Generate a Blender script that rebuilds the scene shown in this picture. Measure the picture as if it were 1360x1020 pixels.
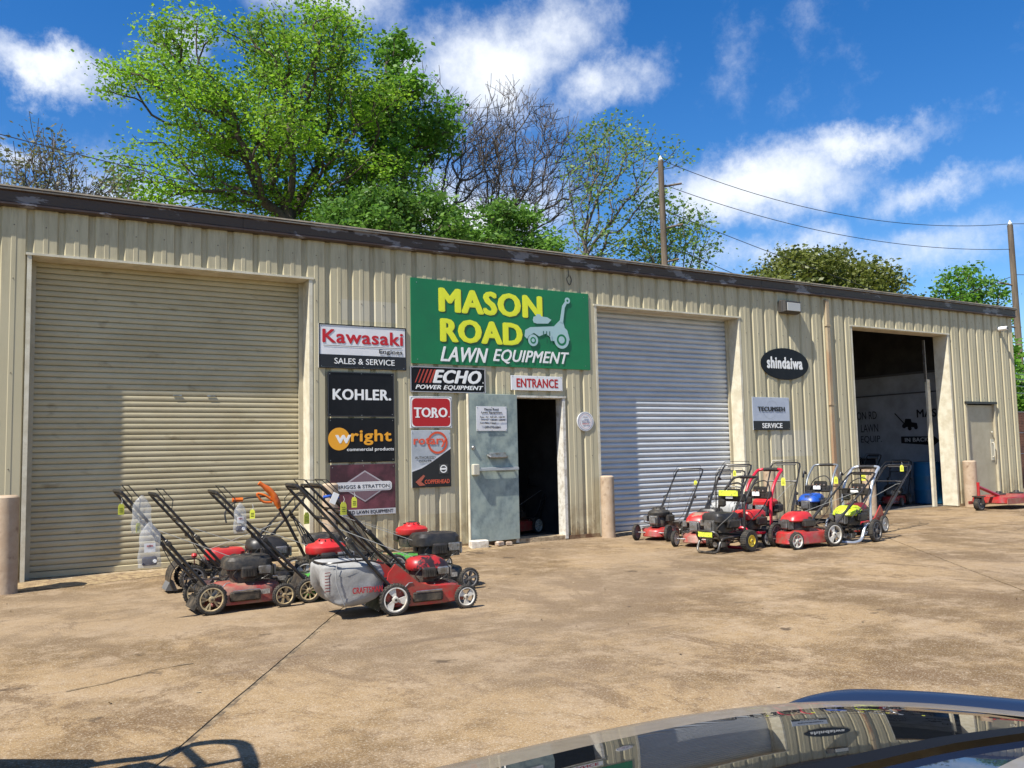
import bpy, math, random
import numpy as np
from mathutils import Vector, Matrix
for o in list(bpy.data.objects): bpy.data.objects.remove(o)
SC = bpy.context.scene
COL = SC.collection
RAD = math.radians
random.seed(7); np.random.seed(7)

# ------------------------------------------------------------------ camera
CAM = Vector((0, -10.933, 1.2795))
yaw, pit, rol = .542243, .0820653, -.0223349
f = Vector((math.sin(yaw)*math.cos(pit), math.cos(yaw)*math.cos(pit), math.sin(pit)))
r0 = Vector((math.cos(yaw), -math.sin(yaw), 0)); u0 = r0.cross(f)
rr = r0*math.cos(rol) + u0*math.sin(rol); uu = u0*math.cos(rol) - r0*math.sin(rol)
cd = bpy.data.cameras.new('camera'); cam = bpy.data.objects.new('camera', cd); COL.objects.link(cam)
cam.matrix_world = Matrix(((rr.x, uu.x, -f.x, CAM.x), (rr.y, uu.y, -f.y, CAM.y), (rr.z, uu.z, -f.z, CAM.z), (0, 0, 0, 1)))
cd.sensor_width = 36; cd.lens = 30.49; cd.clip_start = .02; cd.clip_end = 2000
SC.camera = cam

# ------------------------------------------------------------------ sun and sky
SUND = Vector((3.4, 1.0, -4.95)).normalized()
sl = bpy.data.lights.new('sun', 'SUN'); sl.energy = 5.0; sl.angle = RAD(.53); sl.color = (1, .95, .86)
so = bpy.data.objects.new('sun', sl); COL.objects.link(so); so.rotation_mode = 'QUATERNION'
so.rotation_quaternion = SUND.to_track_quat('-Z', 'Y')
wd = bpy.data.worlds.new('World'); SC.world = wd; wd.use_nodes = True
N = wd.node_tree.nodes; L = wd.node_tree.links; N.clear()
def nd(T, typ, **k):
    n = T.new(typ)
    for a, b in k.items(): setattr(n, a, b)
    return n
out = nd(N, 'ShaderNodeOutputWorld'); bg = nd(N, 'ShaderNodeBackground'); L.new(bg.outputs[0], out.inputs[0])
sky = nd(N, 'ShaderNodeTexSky', sky_type='NISHITA', sun_disc=False)
sky.sun_elevation = math.asin(-SUND.z); sky.sun_rotation = math.atan2(-SUND.x, -SUND.y)
sky.air_density = 1.0; sky.dust_density = .25; sky.ozone_density = 3.0
hs = nd(N, 'ShaderNodeHueSaturation'); hs.inputs['Hue'].default_value = .508; hs.inputs['Saturation'].default_value = 1.38; hs.inputs['Value'].default_value = 1.22
L.new(sky.outputs[0], hs.inputs['Color'])
tc = nd(N, 'ShaderNodeTexCoord')
def math_(op, a, b=None, c=None, clamp=False, T=N, LL=L):
    n = nd(T, 'ShaderNodeMath', operation=op, use_clamp=clamp)
    for i, v in enumerate((a, b, c)):
        if v is None: continue
        if isinstance(v, (int, float)): n.inputs[i].default_value = v
        else: LL.new(v, n.inputs[i])
    return n.outputs[0]
def vmath(op, a, b, T=N, LL=L):
    n = nd(T, 'ShaderNodeVectorMath', operation=op)
    for i, v in enumerate((a, b)):
        if isinstance(v, (tuple, Vector)): n.inputs[i].default_value = tuple(v)
        else: LL.new(v, n.inputs[i])
    return n
dirv = tc.outputs['Generated']
# warp the direction with noise so that cloud banks get ragged edges
nz = nd(N, 'ShaderNodeTexNoise'); nz.inputs['Scale'].default_value = 5.5; nz.inputs['Detail'].default_value = 10; nz.inputs['Roughness'].default_value = .66
L.new(dirv, nz.inputs['Vector'])
w1 = vmath('SUBTRACT', nz.outputs['Color'], (.5, .5, .5)); w2 = nd(N, 'ShaderNodeVectorMath', operation='SCALE'); w2.inputs['Scale'].default_value = .15
L.new(w1.outputs[0], w2.inputs[0]); wdir = vmath('ADD', dirv, w2.outputs[0]).outputs[0]
# cloud banks, by direction: centre, half width, half height, roll, strength
BANKS = [((.037, .924, .38), .105, .036, -.25, .95), ((.01, .94, .315), .04, .018, 0, .6),
         ((.46, .78, .43), .15, .085, .25, .9), ((.553, .73, .39), .10, .05, .1, .75), ((.29, .82, .47), .12, .05, 0, .6),
         ((.70, .655, .285), .17, .058, .0, .9), ((.78, .57, .318), .15, .03, .06, .62), ((.81, .52, .258), .10, .032, -.05, .6),
         ((.764, .606, .200), .26, .045, 0, .62), ((.44, .86, .27), .25, .085, 0, .8), ((.05, .95, .25), .2, .07, 0, .75), ((.155, .891, .40), .06, .03, .2, .5),
         ((-.8, .3, .4), .3, .12, 0, .8), ((-.2, -.6, .75), .4, .2, .4, .75), ((.5, -.85, .3), .4, .12, .1, .75), ((.3, -.2, .95), .3, .2, 0, .6), ((-.3, -.85, .4), .35, .1, .2, .8), ((.7, -.6, .35), .3, .08, 0, .8), ((.1, -.9, .2), .4, .06, 0, .8), ((-.6, -.5, .6), .2, .1, 0, .7)]  # out-of-view banks; several added behind the camera to make the fill light more neutral
tot = None
for c, w, h, ro, st in BANKS:
    c = Vector(c).normalized(); ax = Vector((c.y, -c.x, 0)).normalized(); up = ax.cross(c)
    a2 = ax*math.cos(ro)+up*math.sin(ro); b2 = up*math.cos(ro)-ax*math.sin(ro)
    d = vmath('SUBTRACT', wdir, c).outputs[0]
    p1 = vmath('DOT_PRODUCT', d, tuple(a2/w)).outputs['Value']; p2 = vmath('DOT_PRODUCT', d, tuple(b2/h)).outputs['Value']
    p3 = vmath('DOT_PRODUCT', d, tuple(c/.5)).outputs['Value']
    r2 = math_('ADD', math_('MULTIPLY', p1, p1), math_('ADD', math_('MULTIPLY', p2, p2), math_('MULTIPLY', p3, p3)))
    m = math_('MULTIPLY', math_('SUBTRACT', 1.0, math_('SQRT', r2), clamp=True), st)
    tot = m if tot is None else math_('MAXIMUM', tot, m)
n2 = nd(N, 'ShaderNodeTexNoise'); n2.inputs['Scale'].default_value = 9; n2.inputs['Detail'].default_value = 12; n2.inputs['Roughness'].default_value = .66
L.new(dirv, n2.inputs['Vector'])
n3 = nd(N, 'ShaderNodeTexNoise'); n3.inputs['Scale'].default_value = 3.0; n3.inputs['Detail'].default_value = 8
L.new(vmath('MULTIPLY', dirv, (1, 1, 3.0)).outputs[0], n3.inputs['Vector'])
wisp = nd(N, 'ShaderNodeMapRange'); wisp.inputs[1].default_value = .60; wisp.inputs[2].default_value = .85; wisp.inputs[4].default_value = .35
L.new(n3.outputs['Fac'], wisp.inputs[0])
mk = math_('ADD', math_('MULTIPLY', tot, 2.6), math_('MULTIPLY', math_('SUBTRACT', n2.outputs['Fac'], .53), 3.4))
mk2 = nd(N, 'ShaderNodeMapRange', interpolation_type='SMOOTHSTEP'); mk2.inputs[1].default_value = .05; mk2.inputs[2].default_value = 2.1
L.new(mk, mk2.inputs[0])
msk = math_('MINIMUM', math_('MAXIMUM', mk2.outputs[0], wisp.outputs[0]), .97)
mx = nd(N, 'ShaderNodeMix', data_type='RGBA'); L.new(msk, mx.inputs[0]); L.new(hs.outputs[0], mx.inputs[6])
mx.inputs[7].default_value = (8.0, 8.4, 9.0, 1)
L.new(mx.outputs[2], bg.inputs[0]); bg.inputs[1].default_value = .078
SC.view_settings.view_transform = 'Standard'; SC.view_settings.look = 'None'
SC.view_settings.exposure = 0.74; SC.view_settings.gamma = 1
SC.render.engine = 'CYCLES'
SC.cycles.max_bounces = 6; SC.cycles.transparent_max_bounces = 8

# ------------------------------------------------------------------ materials
MATS = {}
def mat(name, c, rough=.6, metal=0., c2=None, scale=6., amt=1., bump=0., bscale=40., spec=.5, coat=0., trans=0., stretch=(1, 1, 1), lo=.4, hi=.62, alpha=1., ior=None, dust=0., c3=None, scale3=30., lo3=.58, hi3=.7, coord='Object'):
    if name in MATS: return MATS[name]
    m = bpy.data.materials.new(name); m.use_nodes = True; T = m.node_tree.nodes; K = m.node_tree.links
    b = T['Principled BSDF']; b.inputs['Base Color'].default_value = (*c, 1); b.inputs['Roughness'].default_value = rough
    b.inputs['Metallic'].default_value = metal; b.inputs['Specular IOR Level'].default_value = spec
    b.inputs['Coat Weight'].default_value = coat; b.inputs['Transmission Weight'].default_value = trans; b.inputs['Alpha'].default_value = alpha
    if ior: b.inputs['IOR'].default_value = ior
    t = nd(T, 'ShaderNodeTexCoord'); mp = nd(T, 'ShaderNodeMapping'); mp.inputs['Scale'].default_value = stretch
    K.new(nd(T, 'ShaderNodeNewGeometry').outputs['Position'] if coord == 'World' else t.outputs[coord], mp.inputs[0])
    if c2:
        n = nd(T, 'ShaderNodeTexNoise'); n.inputs['Scale'].default_value = scale; n.inputs['Detail'].default_value = 7; n.inputs['Roughness'].default_value = .65
        K.new(mp.outputs[0], n.inputs['Vector'])
        mr = nd(T, 'ShaderNodeMapRange'); mr.inputs[1].default_value = lo; mr.inputs[2].default_value = hi; mr.inputs[4].default_value = amt; K.new(n.outputs['Fac'], mr.inputs[0])
        x = nd(T, 'ShaderNodeMix', data_type='RGBA'); x.inputs[6].default_value = (*c, 1); x.inputs[7].default_value = (*c2, 1); K.new(mr.outputs[0], x.inputs[0])
        o = x.outputs[2]
        if c3:
            n = nd(T, 'ShaderNodeTexNoise'); n.inputs['Scale'].default_value = scale3; n.inputs['Detail'].default_value = 5; K.new(mp.outputs[0], n.inputs['Vector'])
            mr = nd(T, 'ShaderNodeMapRange'); mr.inputs[1].default_value = lo3; mr.inputs[2].default_value = hi3; K.new(n.outputs['Fac'], mr.inputs[0])
            y = nd(T, 'ShaderNodeMix', data_type='RGBA'); K.new(o, y.inputs[6]); y.inputs[7].default_value = (*c3, 1); K.new(mr.outputs[0], y.inputs[0]); o = y.outputs[2]
        if dust:
            gg = nd(T, 'ShaderNodeNewGeometry'); sx = nd(T, 'ShaderNodeSeparateXYZ'); K.new(gg.outputs['Position'], sx.inputs[0])
            q = nd(T, 'ShaderNodeMapRange'); K.new(sx.outputs[2], q.inputs[0]); q.inputs[1].default_value = .42; q.inputs[2].default_value = .03; q.inputs[3].default_value = .12; q.inputs[4].default_value = 1.
            n = nd(T, 'ShaderNodeTexNoise'); n.inputs['Scale'].default_value = 11; n.inputs['Detail'].default_value = 8; n.inputs['Roughness'].default_value = .75; K.new(gg.outputs['Position'], n.inputs['Vector'])
            r_ = nd(T, 'ShaderNodeMapRange'); K.new(n.outputs['Fac'], r_.inputs[0]); r_.inputs[1].default_value = .42; r_.inputs[2].default_value = .62
            y = nd(T, 'ShaderNodeMix', data_type='RGBA'); K.new(o, y.inputs[6]); y.inputs[7].default_value = (.16, .125, .085, 1)
            K.new(math_('MULTIPLY', math_('MULTIPLY', q.outputs[0], r_.outputs[0], T=T, LL=K), dust, T=T, LL=K), y.inputs[0]); o = y.outputs[2]
        K.new(o, b.inputs['Base Color'])
    if bump:
        n = nd(T, 'ShaderNodeTexNoise'); n.inputs['Scale'].default_value = bscale; n.inputs['Detail'].default_value = 6; K.new(mp.outputs[0], n.inputs['Vector'])
        bp = nd(T, 'ShaderNodeBump'); bp.inputs['Strength'].default_value = bump; bp.inputs['Distance'].default_value = .01; K.new(n.outputs['Fac'], bp.inputs['Height']); K.new(bp.outputs[0], b.inputs['Normal'])
    MATS[name] = m; return m

def wall_paint(name, base, streak, faded, patches=()):
    """ribbed steel wall paint: rain streaks below the eave, dust low down, pale patches where old signs hung"""
    m = bpy.data.materials.new(name); m.use_nodes = True; T = m.node_tree.nodes; K = m.node_tree.links; b = T['Principled BSDF']
    b.inputs['Roughness'].default_value = .5; b.inputs['Specular IOR Level'].default_value = .35
    g = nd(T, 'ShaderNodeNewGeometry'); P = g.outputs['Position']
    def noise(scale, st, det=6):
        mp = nd(T, 'ShaderNodeMapping'); mp.inputs['Scale'].default_value = st; K.new(P, mp.inputs[0])
        n = nd(T, 'ShaderNodeTexNoise'); n.inputs['Scale'].default_value = scale; n.inputs['Detail'].default_value = det; n.inputs['Roughness'].default_value = .65; K.new(mp.outputs[0], n.inputs['Vector']); return n.outputs['Fac']
    def mr(v, a, c, d=0., e=1.):
        q = nd(T, 'ShaderNodeMapRange'); K.new(v, q.inputs[0]); q.inputs[1].default_value = a; q.inputs[2].default_value = c; q.inputs[3].default_value = d; q.inputs[4].default_value = e; return q.outputs[0]
    def mix(fac, a, c):
        x = nd(T, 'ShaderNodeMix', data_type='RGBA'); K.new(fac, x.inputs[0])
        for i, v in ((6, a), (7, c)):
            if isinstance(v, tuple): x.inputs[i].default_value = (*v, 1)
            else: K.new(v, x.inputs[i])
        return x.outputs[2]
    M = lambda op, a, c: math_(op, a, c, T=T, LL=K)
    sx = nd(T, 'ShaderNodeSeparateXYZ'); K.new(P, sx.inputs[0]); X, Z = sx.outputs[0], sx.outputs[2]
    c = mix(mr(noise(1.1, (1, 1, .7)), .35, .7, 0., .6), base, faded)
    top = mr(Z, 2.9, 4.2); st = mr(noise(16, (1, 1, .1)), .42, .7)
    c = mix(M('MULTIPLY', M('MULTIPLY', top, st), .5), c, streak)
    c = mix(M('MULTIPLY', mr(noise(30, (1, 1, .05)), .62, .8), .2), c, streak)
    low = mr(Z, .75, .0); c = mix(M('MULTIPLY', low, mr(noise(7, (1, 1, .8)), .35, .65)), c, (streak[0]*1.3, streak[1]*1.05, streak[2]*.8))
    for (x0, x1, z0, z1, pc) in patches:
        k = M('MULTIPLY', M('MULTIPLY', M('GREATER_THAN', X, x0), M('LESS_THAN', X, x1)), M('MULTIPLY', M('GREATER_THAN', Z, z0), M('LESS_THAN', Z, z1)))
        c = mix(M('MULTIPLY', k, .6), c, pc)
    K.new(c, b.inputs['Base Color'])
    bp = nd(T, 'ShaderNodeBump'); bp.inputs['Strength'].default_value = .05; bp.inputs['Distance'].default_value = .02; K.new(noise(2.6, (1, 1, .5), 2), bp.inputs['Height']); K.new(bp.outputs[0], b.inputs['Normal'])
    MATS[name] = m; return m
TAN = wall_paint('tan_wall_paint', (.455, .405, .262), (.135, .105, .06), (.52, .465, .32),
                 patches=((11.95, 13.0, 1.15, 1.62, (.5, .47, .38)), (3.95, 4.75, 3.12, 3.4, (.5, .47, .38)), (5.05, 5.7, .5, .86, (.47, .43, .32))))
TRIM = mat('tan_trim_paint', (.46, .41, .29), .45, c2=(.34, .29, .19), scale=5, amt=.6, bump=.1, bscale=8)
DOOR_TAN = mat('tan_door_paint', (.465, .405, .26), .42, coord='World', c2=(.385, .325, .195), scale=1.6, amt=.8, c3=(.22, .17, .09), scale3=4, lo3=.62, hi3=.8, bump=.1, bscale=12, stretch=(1, 1, 2))
DOOR_GREY = mat('galvanised_door_paint', (.53, .55, .57), .3, .15, coord='World', c2=(.44, .46, .48), scale=2.2, amt=.8, bump=.08, bscale=10, stretch=(1, 1, 3))
FASCIA = mat('brown_fascia_paint', (.045, .026, .018), .45, c2=(.16, .15, .16), scale=1.6, lo=.56, hi=.585, c3=(.02, .012, .01), scale3=7, bump=.3, bscale=15, stretch=(1, 1, 3), coord='Object')
ROOFM = mat('roof_metal', (.42, .36, .27), .5, .0, c2=(.25, .2, .14), scale=5)
DARKM = mat('black_plastic', (.012, .012, .013), .42, dust=.8, c2=(.035, .032, .028), scale=9, amt=.7)
SOOT = mat('dusty_black_engine', (.018, .018, .018), .55, dust=.8, c2=(.09, .075, .055), scale=13, lo=.45, hi=.7, bump=.3, bscale=60)
TUBE = mat('black_tube', (.01, .01, .011), .33, c2=(.03, .027, .024), scale=12)
STEEL = mat('bare_metal', (.42, .42, .42), .38, .85, c2=(.25, .23, .2), scale=14, bump=.2, bscale=50)
SILVER = mat('silver_tube', (.5, .52, .55), .32, .6)
RUBBER = mat('dusty_rubber', (.018, .018, .018), .85, c2=(.085, .07, .05), scale=16, lo=.4, hi=.7, bump=.5, bscale=90)
WHITEP = mat('dirty_white_plastic', (.62, .6, .54), .5, c2=(.33, .28, .2), scale=14, lo=.45, hi=.72)
CREAM = mat('gold_hub_plastic', (.52, .43, .25), .5, c2=(.3, .22, .12), scale=14)
GREYW = mat('grey_hub_plastic', (.16, .16, .165), .5, c2=(.09, .08, .07), scale=14)
RED = mat('red_paint', (.42, .012, .016), .35, dust=.8, c2=(.30, .03, .025), scale=8, coat=.3, bump=.05)
REDDUST = mat('dusty_red_paint', (.33, .045, .04), .55, dust=.8, c2=(.32, .18, .13), scale=9, lo=.42, hi=.66)
REDCOV = mat('bright_red_plastic', (.55, .014, .018), .35, dust=.8, c2=(.42, .03, .03), scale=8)
BLUE = mat('blue_plastic', (.012, .075, .38), .4, c2=(.02, .03, .07), scale=9, lo=.5, hi=.56)
LIME = mat('lime_plastic', (.50, .62, .03), .45, c2=(.09, .1, .03), scale=9, lo=.54, hi=.6)
GREEN = mat('green_paint', (.03, .42, .04), .4, dust=.8, c2=(.05, .25, .04), scale=9)
ORANGE = mat('orange_plastic', (.75, .16, .012), .4, c2=(.5, .1, .02), scale=9)
GREYBAG = mat('grey_bag_fabric', (.36, .36, .35), .8, c2=(.24, .235, .22), scale=3.5, bump=.7, bscale=7)
YELTAG = mat('yellow_tag_card', (.70, .72, .07), .6)
YELTRIM = mat('yellow_rim_paint', (.75, .55, .06), .45)
WHITE = mat('white_print', (.78, .78, .76), .5)
BLACK = mat('black_print', (.012, .012, .013), .4)
BOLL = mat('bollard_paint', (.36, .26, .17), .75, c2=(.43, .33, .23), scale=5, c3=(.2, .13, .08), scale3=9, lo3=.6, hi3=.75, bump=.3, bscale=25)

# ------------------------------------------------------------------ mesh building
class MB:
    def __init__(s): s.v = []; s.f = []; s.mi = []; s.cur = 0
    def quadstrip(s, rings, closed=True, cap=True):
        b = len(s.v); n = len(rings[0])
        for r in rings: s.v += [tuple(p) for p in r]
        for i in range(len(rings)-1):
            for j in range(n if closed else n-1):
                k = (j+1) % n; s.f.append((b+i*n+j, b+i*n+k, b+(i+1)*n+k, b+(i+1)*n+j)); s.mi.append(s.cur)
        if cap and closed:
            s.f.append(tuple(b+j for j in reversed(range(n)))); s.mi.append(s.cur)
            s.f.append(tuple(b+(len(rings)-1)*n+j for j in range(n))); s.mi.append(s.cur)
        return s
    def box(s, c, d, rot=None, bev=0.):
        x, y, z = [q/2 for q in d]
        if bev > 0:
            e = min(bev, x*.9, y*.9, z*.9)
            rings = []
            for (zz, ins) in ((-z, e), (-z+e, 0), (z-e, 0), (z, e)):
                a, b = x-ins, y-ins; q = e*.6
                rings.append([(-a+q, -b, zz), (a-q, -b, zz), (a, -b+q, zz), (a, b-q, zz), (a-q, b, zz), (-a+q, b, zz), (-a, b-q, zz), (-a, -b+q, zz)])
        else: rings = [[(-x, -y, q), (x, -y, q), (x, y, q), (-x, y, q)] for q in (-z, z)]
        R = rot if rot else Matrix.Identity(3); c = Vector(c)
        return s.quadstrip([[R @ Vector(p)+c for p in r] for r in rings])
    def tube(s, pts, r, n=8, smooth=0, cap=True, closed=False):
        P = [Vector(p) for p in pts]
        if smooth:
            Q = []
            for i in range(len(P)-1):
                a, b, c, d = P[max(i-1, 0)], P[i], P[i+1], P[min(i+2, len(P)-1)]
                for k in range(smooth):
                    t = k/smooth; Q.append(.5*((2*b)+(c-a)*t+(2*a-5*b+4*c-d)*t*t+(3*b-a-3*c+d)*t**3))
            Q.append(P[-1]); P = Q
        rs = r if isinstance(r, (list, tuple)) else None
        rings = []; up = None
        for i, p in enumerate(P):
            t = (P[min(i+1, len(P)-1)]-P[max(i-1, 0)])
            if t.length < 1e-9: t = Vector((0, 0, 1))
            t.normalize()
            if up is None: up = Vector((0, 0, 1)) if abs(t.z) < .9 else Vector((1, 0, 0))
            a = t.cross(up)
            if a.length < 1e-6: a = t.orthogonal()
            a.normalize(); b = a.cross(t).normalized(); up = b
            R = rs[int(i*(len(rs)-1)/(len(P)-1)+.5)] if rs else r
            rings.append([p+a*R*math.cos(2*math.pi*j/n)+b*R*math.sin(2*math.pi*j/n) for j in range(n)])
        return s.quadstrip(rings, cap=cap)
    def lathe(s, prof, c=(0, 0, 0), axis='Z', n=24, cap=True):
        rings = []
        for (r, h) in prof:
            ring = []
            for j in range(n):
                a = 2*math.pi*j/n; x, y = r*math.cos(a), r*math.sin(a)
                q = {'Z': (x, y, h), 'Y': (x, h, -y), 'X': (h, x, y)}[axis]; ring.append((q[0]+c[0], q[1]+c[1], q[2]+c[2]))
            rings.append(ring)
        return s.quadstrip(rings, cap=cap)
    def blob(s, secs, n=28, c=(0, 0, 0)):
        """stack of superellipse sections: (z, rx, ry, power, dx, dy)"""
        rings = []
        for q in secs:
            z, rx, ry, pw = q[:4]; dx, dy = (q[4], q[5]) if len(q) > 5 else (0, 0); ring = []
            for j in range(n):
                a = 2*math.pi*(j+.5)/n; ca, sa = math.cos(a), math.sin(a)
                ring.append((c[0]+dx+rx*math.copysign(abs(ca)**(2/pw), ca), c[1]+dy+ry*math.copysign(abs(sa)**(2/pw), sa), c[2]+z))
            rings.append(ring)
        return s.quadstrip(rings)
    def prism(s, poly, d0, d1, plane='XZ'):
        """polygon (a,b) in plane XZ / XY / YZ extruded along the third axis from d0 to d1"""
        f3 = {'XZ': lambda a, b, d: (a, d, b), 'XY': lambda a, b, d: (a, b, d), 'YZ': lambda a, b, d: (d, a, b)}[plane]
        return s.quadstrip([[f3(a, b, d) for a, b in poly] for d in (d0, d1)])
    def face(s, pts):
        b = len(s.v); s.v += [tuple(p) for p in pts]; s.f.append(tuple(range(b, b+len(pts)))); s.mi.append(s.cur); return s
    def mesh(s, name, m, smooth=True, ang=38):
        me = bpy.data.meshes.new(name); me.from_pydata(s.v, [], s.f)
        for q in (m if isinstance(m, (list, tuple)) else [m]): me.materials.append(q)
        if isinstance(m, (list, tuple)): me.polygons.foreach_set('material_index', s.mi)
        import bmesh
        bm = bmesh.new(); bm.from_mesh(me); bmesh.ops.recalc_face_normals(bm, faces=bm.faces[:]) if len(s.f) < 30000 else None; bm.to_mesh(me); bm.free()
        if smooth:
            me.shade_smooth(); me.set_sharp_from_angle(angle=RAD(ang))
        return me
    def build(s, name, m, parent=None, smooth=True, ang=38, loc=None):
        o = bpy.data.objects.new(name, s.mesh(name, m, smooth, ang)); COL.objects.link(o)
        if parent: o.parent = parent
        if loc: o.location = loc
        return o
def inst(name, me, parent=None, loc=(0, 0, 0), rot=None, scale=None):
    o = bpy.data.objects.new(name, me); COL.objects.link(o)
    if parent: o.parent = parent
    o.location = loc
    if rot: o.rotation_euler = rot
    if scale: o.scale = scale
    return o
def tag(o, label=None, cat=None, group=None, kind=None):
    if label: o['label'] = label
    if cat: o['category'] = cat
    if group: o['group'] = group
    if kind: o['kind'] = kind
    return o
def thing(name, label, cat, loc=(0, 0, 0), rz=0, group=None):
    o = bpy.data.objects.new(name, None); COL.objects.link(o); o.empty_display_size = .2
    o.location = loc; o.rotation_euler = (0, 0, rz); return tag(o, label, cat, group)
_tc = {}
def text_mesh(body, bold=0., shear=0., sp=1.):
    """flat lettering as a mesh scaled to the unit box (x 0..1, y 0..1)"""
    cu = bpy.data.curves.new('t', 'FONT'); cu.body = body; cu.offset = bold; cu.shear = shear; cu.extrude = .01; cu.resolution_u = 3; cu.space_character = sp
    ob = bpy.data.objects.new('t', cu); COL.objects.link(ob); dg = bpy.context.evaluated_depsgraph_get(); dg.update()
    me = bpy.data.meshes.new_from_object(ob.evaluated_get(dg)); bpy.data.objects.remove(ob)
    co = np.zeros(len(me.vertices)*3); me.vertices.foreach_get('co', co); co = co.reshape(-1, 3)
    a, b = co.min(0), co.max(0); co = (co-a)/np.maximum(b-a, 1e-6)
    return me, co
def put_text(body, fn, m, parent, bold=0., shear=0., name='lettering'):
    """fn maps (u,v,d) in the unit box to local coordinates; heavy weights are built from shifted copies"""
    me, co = text_mesh(body, 0, shear, sp=1+bold*2.2)
    import bmesh
    ex = bold*.95; asp = max(1.0, .62*len(body)); dx = ex/asp*1.25; dy = ex; k = 0
    V = []; F = []; polys = [tuple(p.vertices) for p in me.polygons]; src = me
    for (a, b) in (((0, 0),) if ex <= 0 else ((-1, 0), (1, 0), (0, -1), (0, 1), (-.7, -.7), (.7, -.7), (-.7, .7), (.7, .7), (0, 0))):
        o = len(V); V += [fn((c[0]*(1-2*dx)+dx)+a*dx, (c[1]*(1-2*dy)+dy)+b*dy, c[2]*.5-.11*k) for c in co]; F += [tuple(o+i for i in p) for p in polys]; k += 1
    me = bpy.data.meshes.new(name); me.from_pydata([tuple(v) for v in V], [], F); bpy.data.meshes.remove(src)
    me.materials.append(m); me.update()
    bm = bmesh.new(); bm.from_mesh(me); bmesh.ops.recalc_face_normals(bm, faces=bm.faces[:]); bm.to_mesh(me); bm.free()
    o = bpy.data.objects.new(name, me); COL.objects.link(o); o.parent = parent; return o

# ------------------------------------------------------------------ ground
def concrete(name):
    m = bpy.data.materials.new(name); m.use_nodes = True; T = m.node_tree.nodes; K = m.node_tree.links; b = T['Principled BSDF']
    b.inputs['Roughness'].default_value = .85; b.inputs['Specular IOR Level'].default_value = .3
    g = nd(T, 'ShaderNodeNewGeometry'); P = g.outputs['Position']
    def noise(scale, st=(1, 1, 1), det=8, ro=.65, dist=0., off=0):
        mp = nd(T, 'ShaderNodeMapping'); mp.inputs['Scale'].default_value = st; mp.inputs['Location'].default_value = (off, off*.7, 0); K.new(P, mp.inputs[0])
        n = nd(T, 'ShaderNodeTexNoise'); n.inputs['Scale'].default_value = scale; n.inputs['Detail'].default_value = det; n.inputs['Roughness'].default_value = ro; n.inputs['Distortion'].default_value = dist
        K.new(mp.outputs[0], n.inputs['Vector']); return n.outputs['Fac']
    def mr(v, a, c, e=1.):
        q = nd(T, 'ShaderNodeMapRange', interpolation_type='SMOOTHSTEP'); K.new(v, q.inputs[0]); q.inputs[1].default_value = a; q.inputs[2].default_value = c; q.inputs[4].default_value = e; return q.outputs[0]
    def mix(fac, a, c):
        x = nd(T, 'ShaderNodeMix', data_type='RGBA'); K.new(fac, x.inputs[0])
        for i, v in ((6, a), (7, c)):
            if isinstance(v, tuple): x.inputs[i].default_value = (*v, 1)
            else: K.new(v, x.inputs[i])
        return x.outputs[2]
    c = mix(mr(noise(.5, ro=.75), .42, .58), (.295, .20, .10), (.135, .083, .034))
    c = mix(mr(noise(2.0, ro=.8, off=3), .46, .62, .65), c, (.36, .265, .165))
    c = mix(mr(noise(1.1, (1, .55, 1), off=9, ro=.8, dist=.6), .52, .60, .8), c, (.13, .078, .034))
    c = mix(mr(noise(8, ro=.85, off=5), .5, .64, .6), c, (.13, .08, .042))
    c = mix(mr(noise(24, ro=.8, off=15), .54, .66, .5), c, (.47, .39, .28))
    c = mix(mr(noise(75, ro=.75, det=4), .52, .66, .6), c, (.52, .45, .34))
    c = mix(mr(noise(110, det=3, off=2), .56, .68, .7), c, (.09, .06, .035))
    c = mix(mr(noise(38, det=5, ro=.8, off=12), .60, .68, .6), c, (.10, .066, .036))
    c = mix(mr(noise(.22, det=5, ro=.6, off=40), .45, .62, .35), c, (.25, .19, .13))
    c = mix(mr(noise(1.9, off=21, det=4, ro=.6), .66, .71, .8), c, (.06, .04, .024))
    # rubber and oil tracks running along the drive
    c = mix(math_('MULTIPLY', mr(noise(2.2, (.14, 1.3, 1), off=31, det=6), .55, .7, .6), mr(noise(1.0, off=14), .4, .6), T=T, LL=K), c, (.11, .075, .05))
    K.new(c, b.inputs['Base Color'])
    h = math_('ADD', math_('MULTIPLY', noise(5, ro=.8), 1.0, T=T, LL=K), math_('MULTIPLY', noise(70, ro=.7, det=4), .35, T=T, LL=K), T=T, LL=K)
    bp = nd(T, 'ShaderNodeBump'); bp.inputs['Strength'].default_value = .55; bp.inputs['Distance'].default_value = .02; K.new(h, bp.inputs['Height']); K.new(bp.outputs[0], b.inputs['Normal'])
    MATS[name] = m; return m
CONC = concrete('dirty_concrete')
SOIL = mat('dark_soil', (.09, .066, .04), .95, c2=(.26, .19, .11), scale=9, lo=.4, hi=.6, bump=.3)
GRASSG = mat('far_grass', (.07, .10, .03), .95, c2=(.12, .11, .05), scale=.6, bump=.5, bscale=3)
g = MB(); g.face([(-600, -600, -.03), (600, -600, -.03), (600, 600, -.03), (-600, 600, -.03)])
tag(g.build('ground', GRASSG, smooth=False), kind='structure')
g = MB(); g.face([(-9, -17, -.006), (28, -17, -.006), (28, 12.4, -.006), (-9, 12.4, -.006)])
tag(g.build('lot_subgrade', SOIL, smooth=False), kind='structure')
def jag(a, b, amp=.012, step=.12, seed=1):
    rnd = random.Random(seed); a = Vector(a); b = Vector(b); n = max(2, int((b-a).length/step)); d = (b-a).normalized(); p = Vector((-d.y, d.x))
    pts = []; w = 0
    for i in range(n):
        w = w*.8+rnd.uniform(-amp, amp); pts.append(tuple(a+(b-a)*i/n+p*(w if 0 < i else 0)))
    return pts
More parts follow.
